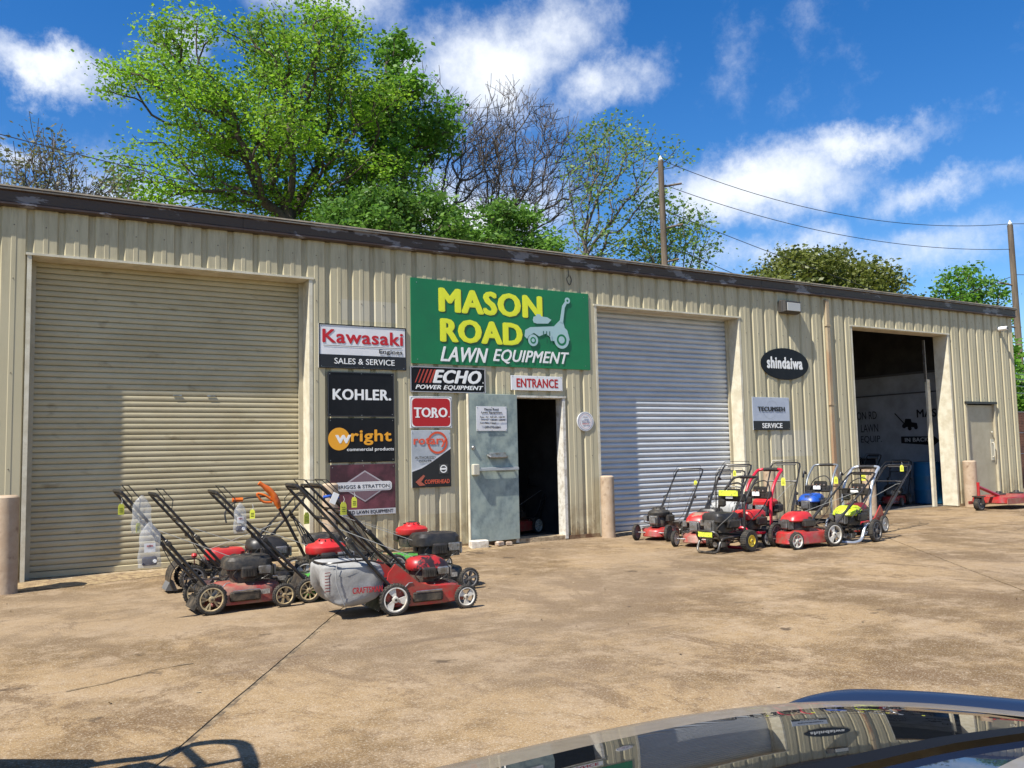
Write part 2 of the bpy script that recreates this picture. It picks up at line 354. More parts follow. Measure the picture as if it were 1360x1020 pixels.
def slab(pts_edges, off=0.):
    poly = []
    for e in pts_edges: poly += e
    m = MB(); top = [(x, y, off) for x, y in poly]; bot = [(x, y, -.02) for x, y in poly]
    b = len(m.v); n = len(poly); m.v += top+bot; m.f.append(tuple(range(n))); m.mi.append(0)
    for i in range(n): m.f.append((i, (i+1) % n, n+(i+1) % n, n+i)); m.mi.append(0)
    return m
lot = thing('concrete_lot', None, None, (0, 0, 0)); lot['kind'] = 'structure'
G1 = .022; G2 = .013
J1 = [(5.07, .30), (2.8, -3.4), (.66, -6.87), (-5.21, -16.4)]
J2 = [(13.95, .30), (10.9, -3.02), (7.77, -6.62), (-.7, -16.4)]
def line(J, dx, seed):
    o = []
    for a, b in zip(J[:-1], J[1:]): o += jag((a[0]+dx, a[1]), (b[0]+dx, b[1]), .003 if dx else .0, seed=seed)
    return o+[(J[-1][0]+dx, J[-1][1])]
sA = slab([[(-8.5, .30)], line(J1, -G1, 3), [(-8.5, -16.4)]])
sB = slab([line(J1, G1, 3), list(reversed(line(J2, -G2, 5)))], .0)
J3y = -2.98
sC = slab([jag((10.95, J3y-.006), (27, J3y-.16), .01, seed=8), [(27, -16.4)], list(reversed(line([(10.93, -2.99)]+J2[2:], G2, 6)))], .0)
sD = slab([[(27, .30)], jag((27, J3y-.15), (10.95, J3y+.004), .01, seed=9), list(reversed(line(J2[:2], G2, 7)))], 0.)
for q in (sA, sB, sC, sD): q.build('concrete_slab', CONC, lot, smooth=False)
# short wandering cracks near the open bay, as thin recessed-looking dark filled seams
for pts in ([(11.6, -2.55), (12.3, -2.2), (12.9, -2.1), (13.8, -1.6), (14.6, -1.5)], [(12.6, -3.6), (13.4, -3.5), (14.6, -3.7)], [(.4, -5.3), (.9, -5.05), (1.25, -4.95)]):
    m = MB(); rnd = random.Random(len(pts)); P = []
    for a, b in zip(pts[:-1], pts[1:]): P += jag(a, b, .03, .1, seed=rnd.randint(0, 99))
    for a, b in zip(P[:-1], P[1:]):
        w = rnd.uniform(.004, .009); m.face([(a[0], a[1]-w, .005), (b[0], b[1]-w, .005), (b[0], b[1]+w, .005), (a[0], a[1]+w, .005)])
    m.build('crack', SOIL, lot, smooth=False)
# leaf litter and grit
m = MB(); rnd = random.Random(5)
for i in range(420):
    x, y = rnd.uniform(-.5, 18), -abs(rnd.gauss(0, 1))*4.2-.05
    if y < -10 or rnd.random() < .3: y = rnd.uniform(-.35, -.05)
    s_ = rnd.uniform(.006, .022); a = rnd.uniform(0, 6.3); h = rnd.uniform(.003, .012)
    m.face([(x+s_*math.cos(a+k*1.57)*(1 if k % 2 else .5), y+s_*math.sin(a+k*1.57)*(1 if k % 2 else .5), .006+(h if k == 1 else 0)) for k in range(4)])
tag(m.build('leaf_litter', mat('dry_leaf', (.16, .10, .045), .9, c2=(.4, .33, .22), scale=3), smooth=False), 'scattered dry leaves and grit on the concrete', 'leaf litter', kind='stuff')
# dirt drift against the left door
m = MB(); rnd = random.Random(6)
rows = []
for i in range(60):
    x = -1+i*.12; w = .16+.5*max(0, math.sin(i*.13))*rnd.uniform(.6, 1); rows.append([(x, -w, .003), (x, -w*.5, .018+rnd.uniform(0, .012)), (x, .05, .02+rnd.uniform(0, .018)), (x, .2, .012)])
m.quadstrip(rows, closed=False, cap=False)
tag(m.build('dirt_drift', mat('tan_dirt', (.34, .25, .13), .95, c2=(.17, .11, .06), scale=14, bump=.9, bscale=60)), 'loose tan dirt drifted along the foot of the left roller door', 'dirt', kind='stuff')

# ------------------------------------------------------------------ building
XL, XR, DEP = -6.4, 19.88, 12.0
HW, HE = 4.15, 4.35          # wall top, roof edge
OPEN = [(.352, 3.515, 0, 3.625), (6.63, 7.45, 0, 2.13), (8.15, 11.25, 0, 3.6), (14.30, 17.40, 0, 3.63), (17.93, 18.97, 0, 2.17)]
bld = thing('metal_building', 'long tan ribbed steel shop building with brown eave and roller doors', 'building', (0, 0, 0))
PIT = .3125; X0 = .33-22*PIT
PROF = [(0, 0), (.024, 0), (.044, .032), (.128, .032), (.134, .036), (.178, .036), (.184, .032), (.2685, .032), (.2885, 0), (PIT, 0)]
def wall_panel_mesh(x0, x1):
    m = MB(); xs = []
    k0 = int(math.floor((x0-X0)/PIT))-1
    for k in range(k0, k0+8):
        for (dx, h) in PROF[:-1]: xs.append((X0+k*PIT+dx, -h))
    def yat(x):
        for (a, ha), (b, hb) in zip(xs[:-1], xs[1:]):
            if a <= x <= b: return ha+(hb-ha)*(x-a)/(b-a) if b > a else ha
        return 0
    cuts = sorted(set([x0, x1]+[x for x, _ in xs if x0 < x < x1]+[q for o in OPEN for q in o[:2] if x0 < q < x1]))
    for a, b in zip(cuts[:-1], cuts[1:]):
        if b-a < 1e-5: continue
        mid = (a+b)/2; z0 = 0.012
        for o in OPEN:
            if o[0] < mid < o[1]: z0 = o[3]
        zs = [z0, HW+.12]
        ya, yb = yat(a), yat(b)
        m.face([(a, ya, zs[0]), (b, yb, zs[0]), (b, yb, zs[1]), (a, ya, zs[1])])
    return m
x = X0
while x < XR-1e-6:
    x2 = min(x+3*PIT, XR); wall_panel_mesh(x, x2).build('wall_panel', TAN, bld, smooth=False); x = x2
m = MB(); x = X0; k = 0
while x < XR-.2:
    for z in (.25, 1.25, 2.3, 3.35, 3.95):
        if all(not (o[0]-.08 < x+.036+.12 < o[1]+.08 and z < o[3]+.08) for o in OPEN) and x > -1: m.lathe([(.007, 0), (.007, -.004), (.003, -.006)], (x+.156, -.0355, z), 'Y', 6)
    x += PIT
sc = m.build('wall_screw', mat('dull_screw', (.12, .1, .08), .6, .3), bld, smooth=False); sc['kind'] = 'stuff'
for (xa, xb) in ((XL, .30), (3.57, 6.57), (7.52, 8.09), (11.31, 14.25), (17.46, 17.86), (19.03, XR)): MB().box(((xa+xb)/2, -.012, .03), (xb-xa, .05, .06)).build('base_angle', mat('rusty_base', (.26, .19, .11), .8, c2=(.12, .06, .03), scale=7), bld, smooth=False)
# inner skin, side and back walls, partitions, roof
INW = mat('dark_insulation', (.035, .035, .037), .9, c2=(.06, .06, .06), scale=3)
INWALL = mat('interior_white_board', (.42, .44, .48), .8, c2=(.3, .31, .33), scale=2)
def panelbox(name, c, d, m, parent=bld): return MB().box(c, d).build(name, m, parent, smooth=False)
panelbox('side_wall', (XR-.02, DEP/2+.02, 2.05), (.04, DEP-.02, 4.1), TAN)
panelbox('side_wall', (XL+.02, DEP/2+.02, 2.05), (.04, DEP-.02, 4.1), TAN)
panelbox('back_wall', ((XL+XR)/2, DEP-.02, 1.95), (XR-XL-.1, .04, 3.9), TAN)
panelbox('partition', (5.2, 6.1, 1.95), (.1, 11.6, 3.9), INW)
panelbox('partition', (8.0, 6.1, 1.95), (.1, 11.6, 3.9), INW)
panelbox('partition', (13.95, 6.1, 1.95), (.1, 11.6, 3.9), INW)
part = panelbox('partition', (18.45, 6.1, 1.5), (.1, 11.6, 3.0), INWALL)
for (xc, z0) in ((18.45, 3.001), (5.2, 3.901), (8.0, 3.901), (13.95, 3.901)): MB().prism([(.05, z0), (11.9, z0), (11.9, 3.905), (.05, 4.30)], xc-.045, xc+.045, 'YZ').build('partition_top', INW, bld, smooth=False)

for (z, h, dpt) in ((2.98, .05, .03), (2.52, .03, .02)): panelbox('wall_batten', (18.385, 5.0, z), (dpt, 9, h), mat('batten_grey', (.1, .1, .11), .8))
m = MB(); m.quadstrip([[(XL-.1, -.13, HE+.0), (XL-.1, DEP+.2, 3.93), (XL-.1, DEP+.2, 3.90), (XL-.1, -.13, HE-.03)], [(XR+.06, -.13, HE), (XR+.06, DEP+.2, 3.93), (XR+.06, DEP+.2, 3.90), (XR+.06, -.13, HE-.03)]]); rf = m.build('roof', ROOFM, bld, smooth=False)
for i in range(34):
    x = XL+.3+i*.78
    if x < XR: MB().box((x, 5.9, 4.16), (.05, 11.9, .03), Matrix.Rotation(-math.atan(.42/12.3), 3, 'X')).build('roof_rib', ROOFM, rf, smooth=False)
# eave fascia in lengths
x = XL-.1; k = 0
while x < XR+.05:
    x2 = min(x+3.05, XR+.08)
    pr = [(.0, HW-.005), (-.085, HW-.005), (-.105, HW+.012), (-.105, HW+.03), (-.092, HW+.045), (-.10, HW+.155), (-.128, HW+.17), (-.132, HW+.198), (0, HW+.198)]
    MB().prism(pr, x+.004, x2, 'YZ').build('eave_fascia', FASCIA, bld, smooth=False); 
    # drip edge with a light worn lip
    MB().prism([(-.138, HW+.199), (-.138, HW+.216), (.3, HW+.212), (.3, HW+.2)], x+.004, x2, 'YZ').build('drip_edge', ROOFM, bld, smooth=False)
    x = x2; k += 1
# opening trims and reveals
def reveal(o, dep=.24, mt=TRIM, w=.045, p=.036):
    x0, x1, _, zt = o
    for (xa, s) in ((x0, 1), (x1, -1)):
        m = MB(); m.box((xa-s*w/2, -p/2, zt/2+.01), (w, p, zt-.01)); m.box((xa-s*.004, dep/2, zt/2+.01), (.008, dep, zt-.02)); m.build('door_jamb', mt, bld, smooth=False)
    m = MB(); m.box(((x0+x1)/2, -p/2-.004, zt+w*.3), (x1-x0+2*w+.03, p+.01, w*.6)); m.box(((x0+x1)/2, dep/2, zt-.004), (x1-x0-.02, dep, .008)); m.build('door_header', mt, bld, smooth=False)
JAMBW = mat('pale_jamb_paint', (.62, .58, .46), .5, c2=(.5, .45, .33), scale=6)
reveal(OPEN[0], .28, JAMBW); reveal(OPEN[2], .28, JAMBW); reveal(OPEN[3], .30, JAMBW)
reveal(OPEN[1], .14, WHITEP, .05, .04)
# roller doors
def roller(o, pitch, mt, Y, bulge, z0=.03, flat=False):
    x0, x1, _, zt = o
    d = tag_part = thing('roller_door', None, None, ((x0+x1)/2, Y, 0)); d.parent = bld
    n = int((zt+.12-z0)/pitch); w = x1-x0-.03
    sec = [(0, 0), (-.25*bulge, .06), (-.8*bulge, .25), (-bulge, .5), (-.85*bulge, .72), (-.3*bulge, .90), (.25*bulge, .93), (.3*bulge, .985), (0, 1)]
    if flat: sec = [(.6*bulge, 0), (.5*bulge, .03), (-.7*bulge, .07), (-.95*bulge, .3), (-bulge, .5), (-.9*bulge, .75), (-.6*bulge, .88), (.5*bulge, .90), (.6*bulge, 1)]
    m = MB(); rows = [[(-w/2, y, h*pitch), (w/2, y, h*pitch)] for y, h in sec]
    m.quadstrip(rows, closed=False, cap=False); me = m.mesh('slat', mt, True, 50)
    for i in range(n): inst('slat', me, d, (0, 0, z0+.07+i*pitch))
    MB().box((0, -.012, z0+.033), (w, .045, .07), bev=.006).build('bottom_bar', mt, d)
    for s in (-1, 1): MB().box((s*(w/2-.012), -.035, zt/2), (.06, .03, zt-.02)).build('guide_track', TRIM, d, smooth=False)
    return d
d1 = roller(OPEN[0], .0665, DOOR_TAN, .27, .015, flat=True)
d2 = roller(OPEN[2], .0845, DOOR_GREY, .27, .024)
for xx in (1.95, 2.35): MB().box((xx-1.93, -.022, 2.1), (.1, .012, .02), bev=.003).build('latch', STEEL, d1)
# thresholds
THR = mat('pale_threshold', (.42, .33, .21), .9, c2=(.2, .14, .08), scale=12, bump=.5)
panelbox('threshold', (1.93, .14, .012), (3.16, .3, .03), THR); panelbox('threshold', (9.7, .14, .012), (3.09, .3, .03), THR)
panelbox('threshold', (7.04, .12, .03), (.82, .3, .07), THR)
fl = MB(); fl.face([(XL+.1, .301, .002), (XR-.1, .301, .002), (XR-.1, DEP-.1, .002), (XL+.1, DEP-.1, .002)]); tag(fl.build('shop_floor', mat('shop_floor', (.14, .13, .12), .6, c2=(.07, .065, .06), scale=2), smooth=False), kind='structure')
# open bay: white door track strip, inside the right jamb
panelbox('door_track', (17.20, .36, 1.35), (.10, .05, 2.7), JAMBW); panelbox('door_track', (17.16, .37, 3.1), (.03, .05, .9), STEEL)
panelbox('door_track', (14.36, .36, 1.8), (.06, .05, 3.5), STEEL)
# side steel door (closed)
sd = thing('side_door', None, None, (18.45, .03, 0)); sd.parent = bld
MB().box((0, 0, 1.085), (1.02, .04, 2.12), bev=.004).build('door_leaf', mat('tan_grey_door_paint', (.42, .38, .27), .5, c2=(.36, .32, .22), scale=3), sd)
MB().box((0, -.075, 2.19), (1.16, .05, .05)).build('drip_cap', DARKM, sd)
for s in (-1, 1): MB().box((s*.535, -.035, 1.09), (.05, .07, 2.18)).build('frame', TRIM, sd, smooth=False)
h = MB(); h.tube([(.40, -.03, 1.02), (.40, -.07, 1.04), (.40, -.075, 1.3), (.40, -.03, 1.32)], .012, smooth=3); h.box((.41, -.025, 1.17), (.11, .012, .46)); h.lathe([(.02, 0), (.024, -.02), (.014, -.03)], (.40, -.03, 1.55), 'Y', 14); h.build('handle', mat('cream_metal', (.55, .52, .42), .4, .2), sd)
# rusty downpipe seam
RUST = mat('rusty_pipe', (.30, .19, .11), .7, c2=(.38, .31, .2), scale=4, stretch=(1, 1, .3), bump=.3)
dp = MB(); dp.box((13.565, -.058, 2.05), (.085, .05, 4.1), bev=.008); dp.build('downpipe', RUST, bld)
for z in (.6, 2.1, 3.6): MB().box((13.565, -.062, z), (.12, .054, .03)).build('pipe_strap', RUST, bld)
# entrance interior side: door frame inner post + steel leaf swung back against the wall
leaf = thing('entrance_door', None, None, (6.615, -.05, 0)); leaf.parent = bld; leaf.rotation_euler = (0, 0, RAD(3.5))
GALV = mat('worn_grey_green_steel', (.33, .39, .34), .5, c2=(.17, .22, .22), scale=3.2, lo=.42, hi=.62, c3=(.36, .43, .39), scale3=7, lo3=.5, hi3=.75, bump=.15, bscale=9, stretch=(1, 1, .8))
MB().box((-.425, -.02, 1.12), (.83, .045, 2.09), bev=.003).build('door_leaf', GALV, leaf)
MB().box((-.845, -.02, 1.12), (.012, .05, 2.09)).build('door_edge', JAMBW, leaf)
pb = MB(); pb.box((-.40, -.085, 1.09), (.72, .035, .05), bev=.008); pb.build('panic_bar', SILVER, leaf)
MB().box((-.77, -.08, 1.09), (.10, .07, .16), bev=.012).build('latch_box', mat('cream_metal', (.55, .52, .42), .4), leaf)
hb = MB(); hb.tube([(-.54, -.05, 1.29), (-.53, -.1, 1.27), (-.50, -.11, 1.265), (-.25, -.11, 1.265), (-.24, -.05, 1.265)], .018, smooth=2); hb.box((-.38, -.062, 1.285), (.28, .03, .08), bev=.01); hb.build('pull_handle', STEEL, leaf)
MB().lathe([(.03, 0), (.03, -.015), (.018, -.028)], (-.78, -.043, 1.40), 'Y', 16).build('deadbolt', STEEL, leaf)
for z in (.3, 1.1, 1.95): MB().lathe([(.012, 0), (.012, .1)], (0, -.0, z), 'Z', 10).build('hinge', STEEL, leaf)

# ------------------------------------------------------------------ signs
def P_(c): return mat('print_%02x%02x%02x' % tuple(int(max(0, q)**(1/2.2)*255) for q in c), c, .42)
class Sign:
    def __init__(s, label, x0, x1, z0, z1, board, group='signs on the shop wall', name='sign', Y=-.036, th=.012, frame=None, oval=False):
        s.w, s.h = x1-x0, z1-z0; s.r = thing(name, label, 'sign', ((x0+x1)/2, Y, (z0+z1)/2), group=group); s.n = 0; s.th = th
        m = MB()
        if oval: m.lathe([(.5, 0), (.5, -th)], (0, 0, 0), 'Y', 48); m.v = [(a*s.w, b, c*s.h) for a, b, c in m.v]
        else: m.box((0, -th/2, 0), (s.w, th, s.h), bev=.002)
        m.build('board', board, s.r, ang=30)
        if frame:
            m = MB(); e = .012
            for (cx, cz, a, b) in ((0, s.h/2-e/2, s.w, e), (0, -s.h/2+e/2, s.w, e), (-s.w/2+e/2, 0, e, s.h-2*e), (s.w/2-e/2, 0, e, s.h-2*e)): m.box((cx, -th-.003, cz), (a, .006, b))
            m.build('frame', frame, s.r, smooth=False)
        if not oval:
            m = MB()
            for (u, v) in ((.03, .05), (.5, .03), (.97, .05), (.03, .95), (.5, .97), (.97, .95)): m.lathe([(.006, 0), (.006, -.003)], ((u-.5)*s.w, -th, (.5-v)*s.h), 'Y', 8)
            m.build('screw', STEEL, s.r)
    def lay(s): s.n += 1; return -(s.th+.0012*s.n+.0005)
    def poly(s, pts, c, name='print'):
        y = s.lay(); MB().prism([((u-.5)*s.w, (.5-v)*s.h) for u, v in pts], y-.0008, y+.0006).build(name, P_(c), s.r, smooth=False); return s
    def rect(s, u0, v0, u1, v1, c, rad=0., name='print'):
        if not rad: return s.poly([(u0, v1), (u1, v1), (u1, v0), (u0, v0)], c, name)
        rx, ry = rad/s.w, rad/s.h; P = []
        for (cx, cy, a0) in ((u1-rx, v0+ry, 0), (u0+rx, v0+ry, 90), (u0+rx, v1-ry, 180), (u1-rx, v1-ry, 270)):
            for k in range(6): a = RAD(a0+k*18); P.append((cx+rx*math.cos(a), cy-ry*math.sin(a)))
        return s.poly(P, c, name)
    def disc(s, u, v, r, c, r2=None, a0=0, a1=360, name='print'):
        """disc or ring; r in metres"""
        y = s.lay(); m = MB(); n = 36; cx, cz = (u-.5)*s.w, (.5-v)*s.h
        if r2 is None: m.prism([(cx+r*math.cos(RAD(k*360/n)), cz+r*math.sin(RAD(k*360/n))) for k in range(n)], y-.0008, y+.0006)
        else:
            for k in range(n):
                t0, t1 = RAD(a0+(a1-a0)*k/n), RAD(a0+(a1-a0)*(k+1)/n)
                m.face([(cx+q*math.cos(t), y-.0008, cz+q*math.sin(t)) for q, t in ((r2, t0), (r, t0), (r, t1), (r2, t1))])
        m.build(name, P_(c), s.r, smooth=False); return s
    def text(s, body, u0, v0, u1, v1, c, bold=0., shear=0., slope=0.):
        y = s.lay()
        fn = lambda a, b, d: ((u0+(u1-u0)*a-.5)*s.w, y-.0004+.0016*d, (.5-(v1+(v0-v1)*b)-slope*a)*s.h)
        put_text(body, fn, P_(c), s.r, bold, shear); return s
R_ = (.50, .012, .018); K_ = (.012, .012, .014); W_ = (.80, .80, .78); Y_ = (.74, .78, .03); LG = (.33, .47, .47)
PW = mat('white_sign_paint', (.74, .74, .75), .4, c2=(.6, .6, .6), scale=3, amt=.5); PK = mat('black_sign_paint', (.006, .006, .008), .4, c2=(.012, .012, .014), scale=4, amt=.6, spec=.25)
PG = mat('green_sign_paint', (.004, .17, .055), .35, c2=(.006, .145, .05), scale=2)
s = Sign('white sign reading Kawasaki Engines in red above a black sales and service band', 3.635, 4.87, 2.47, 3.055, PW, frame=PK)
s.rect(.012, .69, .988, .975, K_); s.text('Kawasaki', .04, .12, .965, .43, R_, .028); s.rect(.05, .485, .95, .495, K_); s.text('Engines', .68, .53, .955, .655, K_, .02); s.text('SALES & SERVICE', .17, .765, .86, .90, W_, .012)
s = Sign('black square sign reading KOHLER in white under the Kawasaki sign', 3.755, 4.685, 1.835, 2.425, PK, frame=mat('charcoal_print', (.03, .03, .035), .4))
s.text('KOHLER.', .07, .38, .955, .63, W_, .035)
s = Sign('black sign with an orange ball and the word wright in orange', 3.76, 4.688, 1.235, 1.815, PK)
s.disc(.155, .47, .148, (.80, .36, .02)); s.text('w', .10, .38, .335, .57, W_, .03); s.text('right', .33, .26, .95, .62, (.80, .36, .02), .03); s.text('commercial products', .27, .67, .985, .77, W_, .012)
s = Sign('dark red and black sign with a diamond emblem reading BRIGGS & STRATTON', 3.785, 4.69, .54, 1.205, mat('maroon_gradient_print', (.045, .012, .02), .35, c2=(.26, .07, .1), scale=1.3, lo=.42, hi=.72))
s.rect(.0, .885, 1, 1, (.5, .5, .52), name='lower_band'); s.text('MASON RD LAWN EQUIPMENT', .03, .905, .96, .985, K_, .02)
s.poly([(.52, .12), (.90, .43), (.52, .74), (.14, .43)], (.4, .36, .38)); s.poly([(.52, .15), (.86, .43), (.52, .71), (.18, .43)], (.17, .10, .12))
s.rect(.06, .345, .94, .525, (.7, .69, .68), rad=.04); s.rect(.075, .365, .925, .505, (.30, .29, .29), rad=.035); s.rect(.08, .37, .92, .50, (.7, .69, .68), rad=.035); s.text('BRIGGS & STRATTON', .10, .40, .90, .47, K_, .006)
s = Sign('big green sign reading MASON ROAD LAWN EQUIPMENT with a grey mower emblem', 4.95, 7.99, 2.575, 3.775, PG)
s.text('MASON', .146, .095, .721, .39, (.03, .08, .02), .042); s.text('MASON', .14, .085, .715, .38, Y_, .042)
s.text('ROAD', .151, .46, .601, .745, (.03, .08, .02), .042); s.text('ROAD', .145, .45, .595, .735, Y_, .042)
s.text('LAWN', .145, .785, .40, .965, W_, .02, .32); s.text('EQUIPMENT', .425, .785, .868, .965, W_, .02, .32)
MG = (.36, .52, .53)
s.poly([(.605, .61), (.61, .53), (.64, .49), (.78, .46), (.815, .38), (.835, .38), (.845, .47), (.86, .50), (.875, .63), (.76, .65), (.755, .60), (.73, .56), (.69, .60), (.66, .56), (.63, .60), (.62, .64)], MG)
s.poly([(.655, .40), (.66, .355), (.675, .345), (.678, .32), (.70, .32), (.703, .345), (.74, .35), (.765, .38), (.745, .43), (.68, .44), (.66, .43)], MG)
s.poly([(.815, .40), (.832, .19), (.85, .13), (.862, .15), (.848, .21), (.835, .41)], MG)
s.disc(.865, .115, .048, MG); s.disc(.865, .115, .018, (.004, .16, .055))
s.disc(.653, .655, .088, MG); s.disc(.653, .655, .05, (.004, .16, .055)); s.disc(.653, .655, .028, MG)
s.disc(.822, .63, .135, MG); s.disc(.822, .63, .088, (.004, .16, .055)); s.disc(.822, .63, .055, MG)
for k in range(3): s.rect(.712+k*.018, .53, .717+k*.018, .59, (.02, .1, .06))
s = Sign('black sign reading ECHO POWER EQUIPMENT with red slanted stripes', 4.93, 6.11, 2.178, 2.535, PK, frame=mat('pale_frame_print', (.35, .35, .37), .4))
for k in range(5): s.poly([(.06+k*.043, .62), (.08+k*.043, .62), (.135+k*.047, .10), (.135+k*.047-.008-.002*k, .10)] if False else [(.055+k*.045, .63), (.055+k*.045+.012+.004*k, .63), (.125+k*.045+.012+.004*k, .10), (.125+k*.045, .10)], (.42, .05, .03))
s.text('ECHO', .285, .10, .945, .64, W_, .04, .3); s.rect(.958, .55, .968, .61, W_); s.text('POWER EQUIPMENT', .06, .71, .965, .91, W_, .025, .3)
s = Sign('white bordered red sign reading TORO', 4.92, 5.56, 1.68, 2.12, PW)
s.rect(.015, .02, .985, .98, K_, rad=.045); s.rect(.025, .035, .975, .965, W_, rad=.04); s.rect(.045, .06, .955, .94, (.42, .008, .012), rad=.06); s.text('TORO', .085, .35, .89, .66, W_, .03)
m_ = s.lay(); q = MB()
for (u, v, a) in ((.17, .655, .07), (.62, .655, .05), (.10, .375, .02), (.265, .375, .02), (.50, .655, .05)): q.box(((u-.5)*s.w, m_, (.5-v)*s.h), (a*s.w*1.5, .0015, .014))
q.build('serif', P_(W_), s.r, smooth=False); s.disc(.925, .64, .009, W_)
s = Sign('tall grey and black poster reading rotary authorized dealer', 4.935, 5.53, .867, 1.652, mat('silver_print', (.34, .37, .40), .35, c2=(.5, .53, .56), scale=1.5))
s.poly([(0, .70), (.25, .64), (.5, .54), (.75, .42), (1, .30), (1, 1), (0, 1)], (.6, .6, .62)); s.poly([(0, .725), (.25, .665), (.5, .565), (.75, .445), (1, .33), (1, 1), (0, 1)], K_)
s.disc(.66, .22, .155, (.62, .08, .03), .125); s.text('rotary', .05, .13, .90, .30, (.70, .09, .04), .03)
s.text('AUTHORIZED', .08, .455, .60, .50, K_, .0); s.text('DEALER', .18, .52, .50, .56, K_, .0)
s.rect(.68, .60, .92, .77, (.05, .05, .05)); s.disc(.80, .685, .055, W_, .04); s.rect(.72, .67, .88, .70, W_)
s.poly([(.08, .90), (.28, .78), (.32, .80), (.22, .90), (.33, .96), (.18, .97)], (.4, .1, .06)); s.text('COPPERHEAD', .31, .865, .95, .94, (.6, .1, .05), .02); 
s = Sign('white sign reading ENTRANCE in red above the doorway', 6.535, 7.445, 2.235, 2.452, PW, Y=-.05)
s.text('ENTRANCE', .10, .18, .91, .80, (.42, .012, .012), .026)
s = Sign('small round white sign between the doorway and the grey roller door', 7.71, 8.02, 1.625, 1.925, PW, oval=True)
s.disc(.5, .5, .138, (.25, .25, .3), .130); s.disc(.5, .5, .108, (.45, .1, .12), .104); s.text('Lawn Boy', .25, .42, .75, .53, (.2, .2, .28), .02, .3, slope=.0); s.text('SERVICE', .3, .58, .7, .65, (.45, .1, .12), .01); s.text('DEALER', .36, .25, .64, .31, (.2, .2, .28), .01)
s = Sign('black oval sign reading shindaiwa in white', 11.75, 12.99, 2.535, 3.115, PK, oval=True)
s.text('shindaiwa', .12, .28, .87, .66, W_, .05)
s = Sign('silver and black sign reading TECUMSEH SERVICE below the oval sign', 11.49, 12.42, 1.625, 2.21, mat('silver_blue_print', (.38, .42, .50), .4, c2=(.46, .5, .57), scale=2))
s.rect(0, .72, 1, 1, K_); s.disc(.52, .36, .15, (.25, .28, .33), .146, 30, 150); s.disc(.45, .36, .17, (.25, .28, .33), .166, 200, 320); s.text('TECUMSEH', .13, .285, .87, .43, K_, .045); s.text('SERVICE', .23, .785, .78, .94, W_, .03)
# hours sign taped to the entrance door leaf
s = Sign('white opening hours notice on the open grey steel door', 5.90, 6.42, 1.635, 1.985, PW, Y=-.122, th=.004); s.r.rotation_euler = (0, 0, RAD(3.5))
s.text('Mason Road', .26, .07, .72, .16, K_, .02); s.text('Lawn Equipment', .16, .20, .84, .31, K_, .02)
for i, (a, b) in enumerate((('Tues - Fri', '9:00 AM - 5:00 PM'), ('Saturday', '9:00 AM - 2:00 PM'), ('Sun - Mon', 'Closed'))):
    s.text(a, .11 if i != 1 else .14, .40+i*.12, .38, .47+i*.12, K_, .015); s.text(b, .44, .40+i*.12, .93 if i < 2 else .62, .47+i*.12, K_, .015)
s.text('281-392-5566', .26, .80, .78, .90, K_, .01)

# painted wall writing inside the open bay (on the partition, read from the door)
def side_text(body, y_left, y_right, z0, z1, c, bold=.02): put_text(body, lambda a, b, d: (-.052-.003*(1-d), (y_left+(y_right-y_left)*a)-6.1, z0+(z1-z0)*b-1.5), P_(c), pw, bold)
pw = thing('wall_writing', None, None, (18.45, 6.1, 1.5)); pw.parent = bld
side_text('MASON RD', 3.42, 2.52, 1.96, 2.15, K_, .0); side_text('LAWN', 2.98, 2.50, 1.65, 1.84, K_, .0); side_text('EQUIP.', 3.0, 2.42, 1.37, 1.56, K_, .0)
side_text('MASON RD', 1.46, .1, 1.94, 2.13, K_)
m = MB(); m.prism([(1.9, 1.36), (1.15, 1.30), (1.15, 1.24), (.92, 1.40), (1.15, 1.56), (1.15, 1.50), (1.9, 1.52)], -.0535, -.0515, 'YZ'); m.v = [(a, b-6.1, c-1.5) for a, b, c in m.v]; m.build('arrow', P_(K_), pw, smooth=False)
side_text('IN BACK', 1.80, 1.20, 1.385, 1.48, (.55, .55, .55), .03)
for o_ in list(pw.children)[-1:]:
    o_.location.x = -.004
m = MB()   # painted mower silhouette
for (cy, cz, r_) in ((1.80, 1.76, .055), (1.50, 1.72, .05), (1.66, 1.70, .05)): m.prism([(cy+r_*math.cos(k*.52), cz+r_*math.sin(k*.52)) for k in range(12)], -.0535, -.0515, 'YZ')
m.prism([(1.86, 1.74), (1.45, 1.72), (1.47, 1.82), (1.6, 1.84), (1.62, 1.92), (1.76, 1.93), (1.79, 1.83)], -.0537, -.0513, 'YZ')
m.prism([(1.80, 1.80), (1.78, 1.82), (2.02, 2.08), (2.04, 2.06)], -.0538, -.0512, 'YZ')
m.v = [(a, b-6.1, c-1.5) for a, b, c in m.v]; m.build('mower_silhouette', P_(K_), pw, smooth=False)

